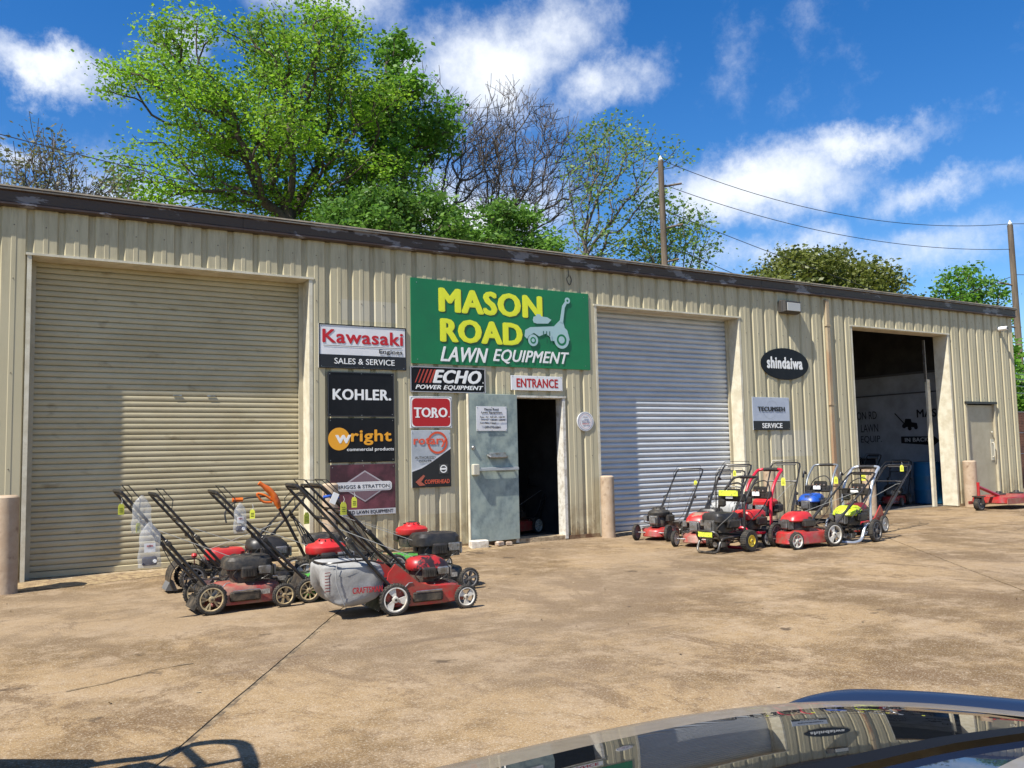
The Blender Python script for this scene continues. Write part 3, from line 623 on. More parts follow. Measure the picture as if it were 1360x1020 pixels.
# ------------------------------------------------------------------ wall fittings
w = thing('wall_light', 'dark bronze wall pack light mounted high right of the grey roller door', 'wall light', (12.5, -.03, 3.87))
MB().box((-.0, -.05, 0), (.48, .10, .24), bev=.02).build('housing', mat('bronze_housing', (.05, .045, .04), .5), w)
m = MB(); m.quadstrip([[(-.22, -.10, .11), (.22, -.10, .11), (.22, -.10, -.10), (-.22, -.10, -.10)], [(-.20, -.15, .10), (.20, -.15, .10), (.20, -.24, .06) if False else (.20, -.16, -.085), (-.20, -.16, -.085)]]); m.build('visor', mat('bronze_housing', (.05, .045, .04), .5), w, smooth=False)
MB().box((.0, -.168, -.01), (.34, .012, .15), bev=.004).build('lens', mat('frosted_lens', (.42, .42, .40), .25), w)
w = thing('security_camera', 'small white dome camera under the eave at the right corner of the building', 'camera', (19.35, -.03, 3.86))
MB().lathe([(.05, 0), (.05, -.03), (.035, -.04)], (0, 0, 0), 'Y', 16).build('mount', WHITE, w); MB().lathe([(.0, -.2), (.045, -.19), (.05, -.05), (.03, -.03)], (0, 0, 0), 'Y', 16).build('camera_body', WHITE, w)
MB().lathe([(.03, -.202), (.03, -.206)], (0, 0, 0), 'Y', 12).build('lens', BLACK, w)
w = thing('cable_loop', 'thin loose cable looping down from the eave above the green sign', 'cable', (7.62, -.045, 4.14))
MB().tube([(0, 0, 0), (.01, 0, -.1), (-.03, 0, -.16), (.02, 0, -.25), (.06, 0, -.17), (.03, 0, -.1)], .005, 6, smooth=5).build('cable', DARKM, w)

# ------------------------------------------------------------------ bollards, blocks, barrel
for (x, y, h, r_, lab) in ((.15, -.62, .98, .125, 'thick weathered tan bollard at the left edge before the tan roller door'),
                       (3.72, -.22, .97, .10, 'tan pipe bollard behind the mowers under the Briggs sign'),
                       (8.13, -.2, .93, .105, 'tan pipe bollard left of the grey roller door'),
                       (11.55, -.3, .93, .10, 'tan pipe bollard right of the grey roller door behind the red pressure washer'),
                       (14.2, -.30, .93, .12, 'tan pipe bollard at the left side of the open bay'),
                       (17.62, -.2, .95, .13, 'tan pipe bollard between the open bay and the closed side door')):
    b = MB(); b.lathe([(r_*1.02, 0), (r_, .02), (r_, h-.015), (r_-.012, h), (r_-.03, h+.008)], n=32); tag(b.build('bollard', BOLL, loc=(x, y, 0)), lab, 'bollard', 'tan bollards in front of the shop')
BLK = mat('chipped_white_block', (.62, .58, .5), .85, c2=(.42, .36, .28), scale=12, bump=.6)
for (x, y, d, rz, lab, mm) in ((5.83, -.27, (.26, .12, .12), -8, 'white painted block on the ground before the open entrance door', BLK), (6.22, -.17, (.12, .08, .07), 12, 'small broken brick piece right of the white block', mat('brick_bit', (.3, .2, .13), .9, c2=(.5, .45, .38), scale=20)), (6.36, -.2, (.09, .07, .06), -20, 'smallest brown stone at the hinge foot of the open door', mat('brick_bit2', (.22, .15, .1), .9, c2=(.4, .33, .26), scale=20))):
    b = MB(); b.box((0, 0, d[2]/2), d, bev=.015); o = b.build('block', mm, loc=(x, y, .002)); o.rotation_euler.z = RAD(rz); tag(o, lab, 'block')
bar = thing('plastic_barrel', 'blue plastic barrel standing inside the open bay by the right jamb', 'barrel', (17.92, .95, .005))
MB().lathe([(.26, 0), (.29, .02), (.295, .28), (.305, .30), (.305, .33), (.295, .35), (.295, .58), (.305, .60), (.305, .63), (.295, .65), (.285, .88), (.27, .90)], n=32).build('drum', mat('blue_drum_plastic', (.012, .12, .26), .4), bar)
m = MB()
m.lathe([(.275, .90), (.285, .905), (.285, .925), (.27, .93), (.1, .925)], n=32); m.build('rim', mat('blue_drum_plastic', (.012, .12, .26), .4), bar)

# ------------------------------------------------------------------ mowers
_wc = {}
def wheel_meshes(r, w, hub, style):
    key = (round(r, 3), w, hub.name, style)
    if key in _wc: return _wc[key]
    rim = r*(.56 if style == 'fat' else .80)
    t = MB(); t.lathe([(rim, -w/2), (r*.93, -w/2), (r*.985, -w*.36), (r, -w*.15), (r, w*.15), (r*.985, w*.36), (r*.93, w/2), (rim, w/2), (rim*.97, 0), (rim, -w/2)], axis='Y', n=36, cap=False)
    n = 30
    for k in range(n):   # tread lugs
        a = 2*math.pi*k/n; R = Matrix.Rotation(-a, 3, 'Y'); c = R @ Vector((r, 0, 0)); t.box(c, (.006, w*.82, r*.09), R)
    m = MB(); m.lathe([(rim, -w*.46), (rim*.90, -w*.5), (rim*.86, -w*.30), (rim*.86, w*.30), (rim*.90, w*.5), (rim, w*.46)], axis='Y', n=32, cap=False)
    m.lathe([(.001, -w*.5), (r*.12, -w*.52), (r*.2, -w*.46), (r*.22, -w*.1), (r*.22, w*.1), (r*.2, w*.46), (r*.12, w*.52), (.001, w*.5)], axis='Y', n=18)
    def spoke(a0, a1, ri, ro, th):
        P = [(ri*math.cos(a0[0]), ri*math.sin(a0[0])), (ro*math.cos(a1[0]), ro*math.sin(a1[0])), (ro*math.cos((a1[0]+a1[1])/2)*1.01, ro*math.sin((a1[0]+a1[1])/2)*1.01), (ro*math.cos(a1[1]), ro*math.sin(a1[1])), (ri*math.cos(a0[1]), ri*math.sin(a0[1]))]
        m.prism(P, -th/2, th/2)
    if style == 'tri':
        for k in range(3): a = k*2.094+.4; spoke((a-.5, a+.5), (a-.25, a+.55), r*.2, rim*.9, w*.62)
    elif style == 'six':
        for k in range(6): a = k*1.047+.2; spoke((a-.35, a+.35), (a-.17, a+.2), r*.2, rim*.9, w*.6)
    elif style == 'nine':
        for k in range(9): a = k*.698; spoke((a-.2, a+.2), (a-.09, a+.09), r*.2, rim*.9, w*.6)
    elif style == 'five':
        for k in range(5): a = k*1.2566; spoke((a-.12, a+.12), (a-.28, a-.1), r*.2, rim*.9, w*.6); spoke((a-.12, a+.12), (a+.1, a+.28), r*.2, rim*.9, w*.6)
    else:
        m.lathe([(r*.2, -w*.2), (rim*.88, -w*.34), (rim*.88, w*.34), (r*.2, w*.2)], axis='Y', n=28)
        for k in range(5): m.lathe([(r*.05, -w*.36), (r*.05, w*.36)], (r*.48*math.cos(k*1.257), 0, r*.48*math.sin(k*1.257)), 'Y', 8)
    c = MB(); c.lathe([(.001, -w*.62), (r*.07, -w*.6), (r*.09, -w*.5), (r*.09, w*.5), (r*.07, w*.6), (.001, w*.62)], axis='Y', n=12)
    _wc[key] = (t.mesh('tyre', RUBBER), m.mesh('rim', hub), c.mesh('hub_cap', DARKM)); return _wc[key]
def wheel(parent, x, y, r, w, hub, style, rot=0.):
    t, m, c = wheel_meshes(r, w, hub, style); o = inst('wheel', t, parent, (x, y, r), (0, rot, 0)); inst('rim', m, o); inst('hub_cap', c, o); return o
def small_engine(root, c, cov, cover='round', body=SOOT, s=1., tilt=0):
    """vertical shaft engine: finned block, shroud, starter housing, air filter, muffler, tank, cap"""
    x, y, z = c
    m = MB(); m.blob([(0, .13*s, .12*s, 3), (.05*s, .14*s, .13*s, 3), (.11*s, .13*s, .12*s, 2.6), (.15*s, .12*s, .115*s, 2.4)], c=(x, y, z)); m.build('engine_block', body, root)
    m = MB()
    for k in range(6): m.box((x+.145*s+k*.0145*s, y, z+.085*s), (.007*s, .13*s, .13*s), bev=.003)
    m.box((x+.175*s, y, z+.085*s), (.10*s, .09*s, .09*s)); m.box((x+.245*s, y, z+.085*s), (.02*s, .10*s, .10*s), bev=.006); m.build('cooling_fins', STEEL, root)
    m = MB()
    if cover == 'round':
        m.blob([(.13*s, .165*s, .14*s, 2.6), (.145*s, .175*s, .15*s, 2.6), (.19*s, .175*s, .15*s, 2.5), (.215*s, .15*s, .13*s, 2.3), (.225*s, .10*s, .10*s, 2), (.245*s, .085*s, .085*s, 2), (.26*s, .06*s, .06*s, 2), (.262*s, .015, .015, 2)], c=(x, y, z))
    elif cover == 'wedge':
        m.blob([(.12*s, .19*s, .145*s, 3.2, .02, 0), (.135*s, .20*s, .155*s, 3.2, .02, 0), (.175*s, .195*s, .15*s, 3.0, .01, 0), (.215*s, .165*s, .13*s, 2.6, -.005, 0), (.24*s, .12*s, .10*s, 2.3, -.01, 0), (.247*s, .05*s, .05*s, 2, -.01, 0)], c=(x, y, z))
    else:
        m.blob([(.12*s, .19*s, .15*s, 5), (.13*s, .20*s, .16*s, 5), (.20*s, .20*s, .16*s, 5), (.23*s, .18*s, .14*s, 4), (.237*s, .1*s, .08*s, 3)], c=(x, y, z))
    m.build('engine_cover', cov, root)
    m = MB(); top = {'round': .258, 'wedge': .243, 'box': .233}[cover]*s
    m.lathe([(.052*s, top-.01), (.05*s, top+.008), (.036*s, top+.012), (.03*s, top+.006), (.001, top+.006)], (x, y, z), n=20)
    for k in range(10): a = k*.628; m.box((x+.075*s*math.cos(a), y+.075*s*math.sin(a), z+top-.008), (.035*s, .007*s, .012*s), Matrix.Rotation(a, 3, 'Z'))
    m.build('starter_grille', DARKM, root)
    m = MB(); m.box((x-.02*s, y-.165*s, z+.10*s), (.13*s, .055*s, .10*s), bev=.012); m.box((x-.02*s, y-.195*s, z+.10*s), (.11*s, .012*s, .08*s), bev=.005)
    for k in range(4): m.box((x-.055*s+k*.023*s, y-.203*s, z+.10*s), (.008*s, .008, .06*s))
    m.build('air_filter', DARKM, root)
    m = MB(); m.box((x+.12*s, y-.145*s, z+.11*s), (.11*s, .06*s, .075*s), bev=.008)
    for k in range(5): m.box((x+.083*s+k*.018*s, y-.178*s, z+.11*s), (.007*s, .006, .055*s))
    m.build('muffler', STEEL, root)
    m = MB(); m.box((x-.03*s, y+.155*s, z+.10*s), (.20*s, .08*s, .11*s), bev=.02); m.build('fuel_tank', DARKM, root)
    MB().lathe([(.026*s, .15*s), (.027*s, .175*s), (.02*s, .18*s)], (x-.06*s, y+.155*s, z), n=14).build('fuel_cap', DARKM, root)
    m = MB(); m.tube([(x+.05*s, y-.12*s, z+.02*s), (x+.09*s, y-.19*s, z+.04*s), (x+.16*s, y-.17*s, z+.07*s)], .006, 6, smooth=4); m.tube([(x-.1*s, y-.1*s, z+.03*s), (x-.15*s, y-.14*s, z+.08*s), (x-.1*s, y-.15*s, z+.14*s)], .005, 6, smooth=4); m.build('fuel_line', DARKM, root)
def deck_mesh(Lh, Wh, h0, h1, chute=True, front=.0):
    m = MB(); n = 36; rings = []
    # skirt, shoulder, dome
    for (z, k, dx) in ((h0, 1.0, 0), (h0+.012, 1.012, 0), (h0+.02, 1.0, 0), (h0+.075, .985, 0), (h1-.022, .95, 0), (h1-.005, .88, 0), (h1, .72, -.01), (h1+.012, .62, -.01), (h1+.014, .45, -.01)):
        ring = []
        for j in range(n):
            a = 2*math.pi*(j+.5)/n; ca, sa = math.cos(a), math.sin(a); pw = 2.7 if ca > 0 else 4
            ring.append((dx+Lh*k*math.copysign(abs(ca)**(2/pw), ca), Wh*k*math.copysign(abs(sa)**(2/pw), sa), z))
        rings.append(ring)
    return m.quadstrip(rings)
def handle(root, xb, zb, xt, zt, hw=.22, r=.0125, hm=TUBE, style='loop', bail=True, cables=True, mid=.5):
    A = lambda t, y: (xb+(xt-xb)*t, y, zb+(zt-zb)*t)
    ux, uz = (xt-xb), (zt-zb); ln = math.hypot(ux, uz); ux, uz = ux/ln, uz/ln
    m = MB()
    if style == 'loop':
        P = [A(0, -hw), A(.93, -hw), A(.985, -hw*.93), A(1.0, -hw*.75), A(1.0, hw*.75), A(.985, hw*.93), A(.93, hw), A(0, hw)]
        m.tube(P, r, 8)
    else:
        kx, kz = xt-.10*1, zt+.01
        P = [A(0, -hw), A(.9, -hw), (xt-.03, -hw*.95, zt), (xt-.12, -hw*.8, zt+.015), (xt-.12, hw*.8, zt+.015), (xt-.03, hw*.95, zt), A(.9, hw), A(0, hw)]
        m.tube(P, r, 8)
    m.tube([A(.68, -hw), A(.68, hw)], r*.8, 6); m.build('handle_tube', hm, root)
    for s in (-1, 1): MB().tube([A(.02, s*hw*1.06), A(mid, s*hw*1.06)], r*1.15, 8).build('lower_handle', hm, root)
    for s in (-1, 1): MB().lathe([(.02, 0), (.024, s*.012), (.018, s*.025)], (A(mid-.03, s*hw*1.1)[0], s*hw*1.1, A(mid-.03, 0)[2]), 'Y', 10).build('handle_knob', DARKM, root)
    MB().box(A(mid*.9, -hw*1.05), (.12, .035, .03), Matrix.Rotation(math.atan2(-(zt-zb), xt-xb), 3, 'Y'), bev=.008).build('handle_clamp', DARKM, root)
    if bail:
        m = MB(); off = (-uz*.0, )
        B = lambda t, y, o: (A(t, y)[0]-uz*(-o)*1.0, y, A(t, y)[2]+ux*(-o)*1.0*-1 if False else A(t, y)[2]+abs(ux)*o)
        m.tube([B(.80, -hw, 0), B(.86, -hw, .07), B(.99, -hw*.85, .075), B(.99, hw*.85, .075), B(.86, hw, .07), B(.80, hw, 0)], .0045, 6); m.build('control_bail', hm, root)
        MB().tube([A(.97, -hw*.7), A(.97, hw*.7)], r*1.0, 6).build('grip_bar', DARKM, root)
    if cables:
        MB().tube([A(.82, -hw), A(.6, -hw*.9), (A(.35, 0)[0], -hw*.7, A(.35, 0)[2]-.07), (A(.1, 0)[0]+.05, -hw*.5, A(.1, 0)[2]-.02), (xb+.2, -.08, zb+.08)], .0042, 6, smooth=5).build('control_cable', DARKM, root)
        MB().tube([A(.80, hw), A(.5, hw*.8), (A(.2, 0)[0], hw*.5, A(.2, 0)[2]-.09), (xb+.25, .05, zb+.05)], .0042, 6, smooth=5).build('control_cable', DARKM, root)
        m = MB(); m.tube([(xb+.3, .0, zb+.2), A(.62, hw*.6), A(.64, hw*.9)], .003, 5); m.build('starter_rope', mat('rope_grey', (.3, .3, .28), .8), root)
        m = MB(); m.tube([(A(.64, 0)[0], hw*.95, A(.64, 0)[2]+.02), (A(.64, 0)[0], hw*.55, A(.64, 0)[2]+.035)], .011, 8); m.build('starter_grip', DARKM, root)
def mower(label, x, y, head, deck=RED, cov=DARKM, cover='wedge', rr_=.125, rf_=.095, hubr=WHITEP, hubf=WHITEP, sr='six', sf='six', wb=.64, W=.50, hx=-.80, hz=1.04, bag=None, style='loop', decktop=.21, eng_s=1., group='walk-behind lawn mowers left of the entrance', name='lawn_mower', hw=.22, body=SOOT, swoop=False, ez=0, edx=0):
    root = thing(name, label, 'lawn mower', (x, y, .002), RAD(head), group)
    Lh, Wh = wb/2+.03, W/2-.035
    deck_mesh(Lh, Wh, .055, decktop).build('deck', deck, root)
    # side skirt rib, discharge chute cover, front bumper lip
    m = MB(); m.box((-.02, -Wh-.012, .125), (wb*.42, .03, .085), bev=.01); m.box((-.02, -Wh-.03, .125), (wb*.36, .008, .065), bev=.003); m.build('discharge_cover', DARKM, root)
    m = MB()
    for (bx, by) in ((Lh*.62, Wh*.55), (Lh*.62, -Wh*.55), (-Lh*.72, Wh*.6), (-Lh*.72, -Wh*.6), (Lh*.2, -Wh*.72)): m.lathe([(.009, 0), (.009, .008), (.004, .011)], (bx, by, decktop-.002), n=6)
    m.build('deck_bolt', STEEL, root)
    m = MB(); m.box((Lh*.42, -Wh*1.003, .145), (.10, .003, .04)); m.build('side_decal', mat('worn_decal', (.5, .48, .42), .6, c2=(.12, .1, .09), scale=30), root, smooth=False)
    MB().box((.02, -.0, decktop+.255*eng_s+ez-.02), (.05, .09, .004), Matrix.Rotation(.15, 3, 'X')).build('warning_label', mat('worn_decal', (.5, .48, .42), .6), root, smooth=False)
    m = MB(); m.tube([(-.13, -Wh-.035, .175), (.1, -Wh-.035, .175)], .006, 6); m.build('hinge_rod', STEEL, root)
    if swoop:   # steel side wall that climbs towards the rear and carries the handle
        for s in (-1, 1):
            m = MB(); m.prism([(-.40, .12), (-.36, .34), (-.30, .41), (-.20, .33), (-.10, .245), (.02, .205), (.20, .20), (.30, .185), (.30, .07), (-.2, .06)], s*(Wh-.005), s*(Wh+.012)); m.build('side_wall', deck, root)
    m = MB(); m.box((-wb/2-.03, 0, .16), (.03, W*.72, .16), Matrix.Rotation(RAD(18), 3, 'Y'), bev=.006); m.box((-wb/2-.09, 0, .085), (.012, W*.7, .12), Matrix.Rotation(RAD(28), 3, 'Y')); m.build('rear_flap', DARKM, root)
    for xx, rad in ((-wb/2, rr_), (wb/2, rf_)): MB().tube([(xx, -W/2+.01, rad), (xx, W/2-.01, rad)], .008, 8).build('axle', STEEL, root)
    for s in (-1, 1):
        m = MB(); m.prism([(-wb/2-.04, rr_-.01), (-wb/2+.05, rr_+.0), (-wb/2+.10, rr_+.10), (-wb/2+.02, rr_+.13), (-wb/2-.05, rr_+.06)], s*(W/2-.045), s*(W/2-.035)); m.tube([(-wb/2+.02, s*(W/2-.03), rr_+.02), (-wb/2+.13, s*(W/2-.02), rr_+.12), (-wb/2+.16, s*(W/2-.02), rr_+.12)], .005, 6); m.build('height_bracket', STEEL, root)
    ww = .046
    k = 0
    for xx, rad, hb, st in ((-wb/2, rr_, hubr, sr), (wb/2, rf_, hubf, sf)):
        for s in (-1, 1): k += 1; wheel(root, xx, s*W/2, rad, ww, hb, st, k*.7)
    small_engine(root, (.045+edx, 0, decktop+.005+ez), cov, cover, body, eng_s)
    handle(root, -wb/2-.02, rr_+.09, hx, hz, hw, style=style)
    for s in (-1, 1): MB().box((-wb/2-.01, s*hw*1.06, rr_+.08), (.07, .012, .07), Matrix.Rotation(RAD(40), 3, 'Y'), bev=.003).build('handle_bracket', deck if swoop else DARKM, root)
    if bag: grass_bag(root, -wb/2-.06, bag)
    return root
def grass_bag(root, x0, text=None):
    m = MB(); secs = []; rnd = random.Random(3)
    n = 44
    # (distance back, bottom z, top z, half width)
    for (t, zb_, zt_, hw_) in ((0, .22, .36, .15), (.03, .17, .41, .19), (.10, .13, .445, .215), (.22, .10, .455, .235), (.34, .09, .46, .24), (.44, .095, .46, .235), (.50, .115, .455, .22), (.525, .17, .44, .19), (.53, .22, .40, .12)):
        ring = []; cz = (zb_+zt_)/2; hh = (zt_-zb_)/2
        for j in range(n):
            a = 2*math.pi*(j+.5)/n; ca, sa = math.cos(a), math.sin(a)
            fold = .012*math.sin(t*38+sa*5)*abs(ca)+.008*math.sin(sa*9+t*17)
            ring.append((x0-t+.10*max(0, -sa)*(t/.53), (hw_+fold+rnd.uniform(-.002, .002))*math.copysign(abs(ca)**.3, ca), cz+hh*math.copysign(abs(sa)**.36, sa)-.03*max(0, sa)*abs(ca)**.5*math.sin(t*6)))
        secs.append(ring)
    m.quadstrip(secs); b = m.build('grass_bag', GREYBAG, root, ang=60)
    m = MB(); m.tube([(x0-.02, -.2, .42), (x0-.2, -.235, .462), (x0-.48, -.22, .455), (x0-.53, 0, .45), (x0-.48, .22, .455), (x0-.2, .235, .462), (x0-.02, .2, .42)], .008, 6, smooth=3); m.build('bag_frame', TUBE, b)
    m = MB(); m.tube([(x0-.42, -.252, .45), (x0-.43, -.262, .3), (x0-.36, -.25, .12)], .004, 5, smooth=3); m.build('seam', GREYBAG, b)
    m = MB()
    for k in range(7): m.box((x0-.492, -.236, .24+k*.024), (.05, .004, .006), Matrix.Rotation(.35, 3, 'Z'))
    m.build('warning_print', P_((.35, .05, .05)), b, smooth=False)
    if text:
        fn = lambda a, bb, d: (x0-.30+.25*a, -.2665-.002*d, .205+.05*bb); put_text(text, fn, mat('red_print_bag', (.35, .012, .02), .6), b, .03)
def hang_tag(label, x, y, z, rz=20, s=1., name='price_tag', m=None):
    t = thing(name, label, 'tag', (x, y, z), RAD(rz), 'yellow tags tied to the machines'); w, h = .045*s, .085*s
    MB().prism([(-w/2, -h), (w/2, -h), (w/2, -.02*s), (w*.25, 0), (-w*.25, 0), (-w/2, -.02*s)], -.001, .001).build('card', m or YELTAG, t, smooth=False)
    q = MB()
    for k in range(3): q.box((0, -.002, -.035*s-k*.014*s), (w*.6, .001, .004))
    q.build('handwriting', BLACK, t, smooth=False)
    MB().tube([(0, 0, -.006), (.008, 0, .02), (0, 0, .045)], .0015, 5).build('tie', WHITE, t)

LG_ = 'walk-behind lawn mowers left of the entrance'; RG_ = 'walk-behind lawn mowers right of the entrance'
# left cluster
mower('faded red mower with gold spoked wheels and dusty engine, leftmost in the front row', 1.93, -3.01, 1, deck=REDDUST, cov=SOOT, cover='box', hubr=CREAM, hubf=CREAM, sr='five', sf='six', wb=.62, hx=-1.02, hz=1.06, eng_s=1.0, rr_=.127, rf_=.10)
mower('lawn mower with green deck, bright red engine cover and gold spoked rear wheel', 2.80, -2.95, -3, deck=GREEN, cov=REDCOV, cover='round', hubr=CREAM, hubf=WHITEP, sr='nine', sf='six', wb=.60, rr_=.108, rf_=.09, hx=-1.10, hz=1.02, ez=.05, edx=-.12, eng_s=1.05)
mower('bright red mower with grey grass bag and large white three-spoke rear wheel', 3.19, -4.04, -4, deck=RED, cov=mat('red_black_cover', (.03, .015, .015), .4, c2=(.36, .02, .02), scale=5, lo=.5, hi=.53), cover='wedge', hubr=WHITEP, hubf=WHITEP, sr='tri', sf='tri', wb=.63, hx=-1.10, hz=1.08, bag='CRAFTSMAN', swoop=True, rr_=.128, rf_=.097, eng_s=.9)
mower('mower with tall black engine cover and silver muffler behind the bagged mower', 3.72, -3.13, -2, deck=DARKM, cov=DARKM, cover='box', hubr=GREYW, hubf=GREYW, sr='six', sf='six', wb=.60, hx=-1.15, hz=1.05, ez=.07, eng_s=1.1, rf_=.10)
mower('mower with red domed engine cover farthest back, near the white block', 4.02, -1.95, 8, deck=GREEN, cov=REDCOV, cover='round', hubr=WHITEP, hubf=WHITEP, sr='six', sf='five', wb=.62, hx=-1.20, hz=1.02, ez=.08, eng_s=1.0)
mower('black mower with black cover half hidden between the gold wheeled mowers and the trimmer', 2.30, -2.25, 0, deck=DARKM, cov=DARKM, cover='wedge', hubr=GREYW, hubf=GREYW, wb=.6, hx=-1.0, hz=1.0, ez=.08)
# red-topped trimmer mower near the left door
t = thing('wheeled_trimmer', 'wheeled trimmer with red topped engine and black half fender beside the tan door', 'trimmer', (1.98, -1.62, .002), RAD(180))
small_engine(t, (-.12, 0, .17), REDCOV, 'box', SOOT, .95)
m = MB(); m.box((-.05, 0, .15), (.46, .24, .04), bev=.01); m.box((.17, 0, .2), (.08, .2, .1), bev=.02); m.build('chassis', DARKM, t)
m = MB(); rings = []
for k in range(12):
    a = RAD(-30+k*16); rings.append([(.24+.19*math.cos(a), -.10, .13+.19*math.sin(a)), (.24+.20*math.cos(a), -.10, .13+.20*math.sin(a)), (.24+.20*math.cos(a), .18, .13+.20*math.sin(a)), (.24+.19*math.cos(a), .18, .13+.19*math.sin(a))])
m.quadstrip(rings); m.build('fender', DARKM, t)
m = MB(); m.prism([(.36, .02), (.47, .03), (.47, .04), (.43, .12), (.40, .12)], -.08, .15); m.build('rubber_skirt', mat('grey_rubber', (.12, .12, .12), .8), t)
for s in (-1, 1): wheel(t, .22, s*.15+.03, .13, .04, GREYW, 'nine')
for s in (-1, 1): wheel(t, -.26, s*.14, .08, .04, GREYW, 'disc')
m = MB(); m.lathe([(.02, .33), (.03, .35), (.02, .37)], (.20, .12, 0), n=12); m.tube([(.2, .12, .15), (.2, .12, .34)], .006, 6); m.build('lever_knob', REDCOV, t)
handle(t, -.24, .18, -.95, .92, .18, cables=True)
# trimmer with the orange grip
t = thing('walk_behind_trimmer', 'walk-behind trimmer with bright orange looped grip and bare black engine', 'trimmer', (2.98, -2.15, .002), RAD(-2))
small_engine(t, (-.02, 0, .30), SOOT, 'box', SOOT, .95)
m = MB(); m.box((-.05, 0, .27), (.40, .26, .05), bev=.01); m.tube([(-.2, 0, .27), (-.25, 0, .1)], .02, 8); m.tube([(.15, 0, .27), (.24, 0, .1)], .02, 8); m.build('chassis', DARKM, t)
for s in (-1, 1): wheel(t, -.25, s*.2, .14, .045, WHITEP, 'six'); wheel(t, .25, s*.18, .09, .04, WHITEP, 'six')
m = MB(); m.tube([(-.2, 0, .3), (-.36, 0, .62), (-.5, 0, .88)], .016, 8); m.build('mast', TUBE, t)
m = MB()
for k in range(5): m.tube([(-.1-.03*k, -.13, .4), (-.22-.02*k, -.2+.06*k, .55+.03*k), (-.3-.02*k, -.1, .66+.03*k), (-.34, 0, .70)], .007, 6, smooth=4)
m.build('control_cable', DARKM, t)
m = MB(); m.tube([(-.46, 0, .80), (-.50, 0, .90), (-.56, 0, .98), (-.66, 0, 1.06)], [.024, .034, .032, .022], 10, smooth=4); m.build('main_grip', ORANGE, t)
m = MB(); m.tube([(-.50, 0, .86), (-.60, 0, .93), (-.68, 0, .95), (-.62, 0, .87), (-.53, 0, .86)], .012, 8, smooth=4); m.tube([(-.82, 0, .90), (-.92, 0, .90)], .02, 8); m.build('trigger_guard', ORANGE, t)
m = MB(); m.tube([(-.60, 0, .92), (-.84, 0, .90), (-.98, 0, .80), (-.98, -.02, .68)], .008, 6, smooth=5); m.build('throttle_cable', DARKM, t)

# right cluster
mower('red mower with black domed engine, nearest the grey roller door', 8.55, -.92, 206, decktop=.17, deck=RED, cov=SOOT, cover='round', hubr=GREYW, hubf=GREYW, sr='disc', sf='disc', wb=.62, hx=-1.28, hz=1.0, group=RG_, rr_=.115, rf_=.115, body=SOOT, ez=.03)
mower('red mower with dusty red engine hood and small grey front wheels facing the drive', 8.42, -1.95, 204, decktop=.17, deck=REDDUST, cov=mat('dusty_red_hood', (.42, .02, .02), .4, c2=(.3, .2, .14), scale=6, lo=.52, hi=.6), cover='wedge', hubr=WHITEP, hubf=WHITEP, sr='disc', sf='six', wb=.72, hx=-1.45, hz=1.06, group=RG_, rf_=.105, eng_s=1.1, bag=False)
mower('red mower with big white rear wheel parked side on before the red washer', 9.18, -2.98, 176, deck=RED, cov=REDCOV, cover='wedge', hubr=WHITEP, hubf=WHITEP, sr='tri', sf='six', wb=.66, hx=-1.22, hz=.93, group=RG_, rr_=.155, rf_=.11, ez=.0)
mower('black mower with raised red domed engine cover behind the white wheeled mower', 9.62, -2.0, 205, deck=DARKM, cov=REDCOV, cover='round', hubr=GREYW, hubf=GREYW, wb=.62, hx=-1.05, hz=1.07, group=RG_, ez=.12, eng_s=1.1)
mower('red mower behind the lime washer, its long handle reaching before the bay', 11.15, -2.35, 192, deck=RED, cov=mat('dark_red_cover', (.22, .012, .012), .4, c2=(.05, .02, .02), scale=5), cover='wedge', hubr=WHITEP, hubf=WHITEP, wb=.66, hx=-1.55, hz=.98, group=RG_, sr='disc', rr_=.125, swoop=True)
b = thing('grass_catcher', 'grey grass catcher bag with white label between the mower and black washer', 'grass bag', (9.2, -1.6, .10), RAD(205)); grass_bag(b, .1)
mower('black mower with folded grey bag and black loop handle behind the black washer', 9.05, -1.5, 208, deck=DARKM, cov=DARKM, cover='box', hubr=GREYW, hubf=GREYW, wb=.6, hx=-1.0, hz=.96, group=RG_)

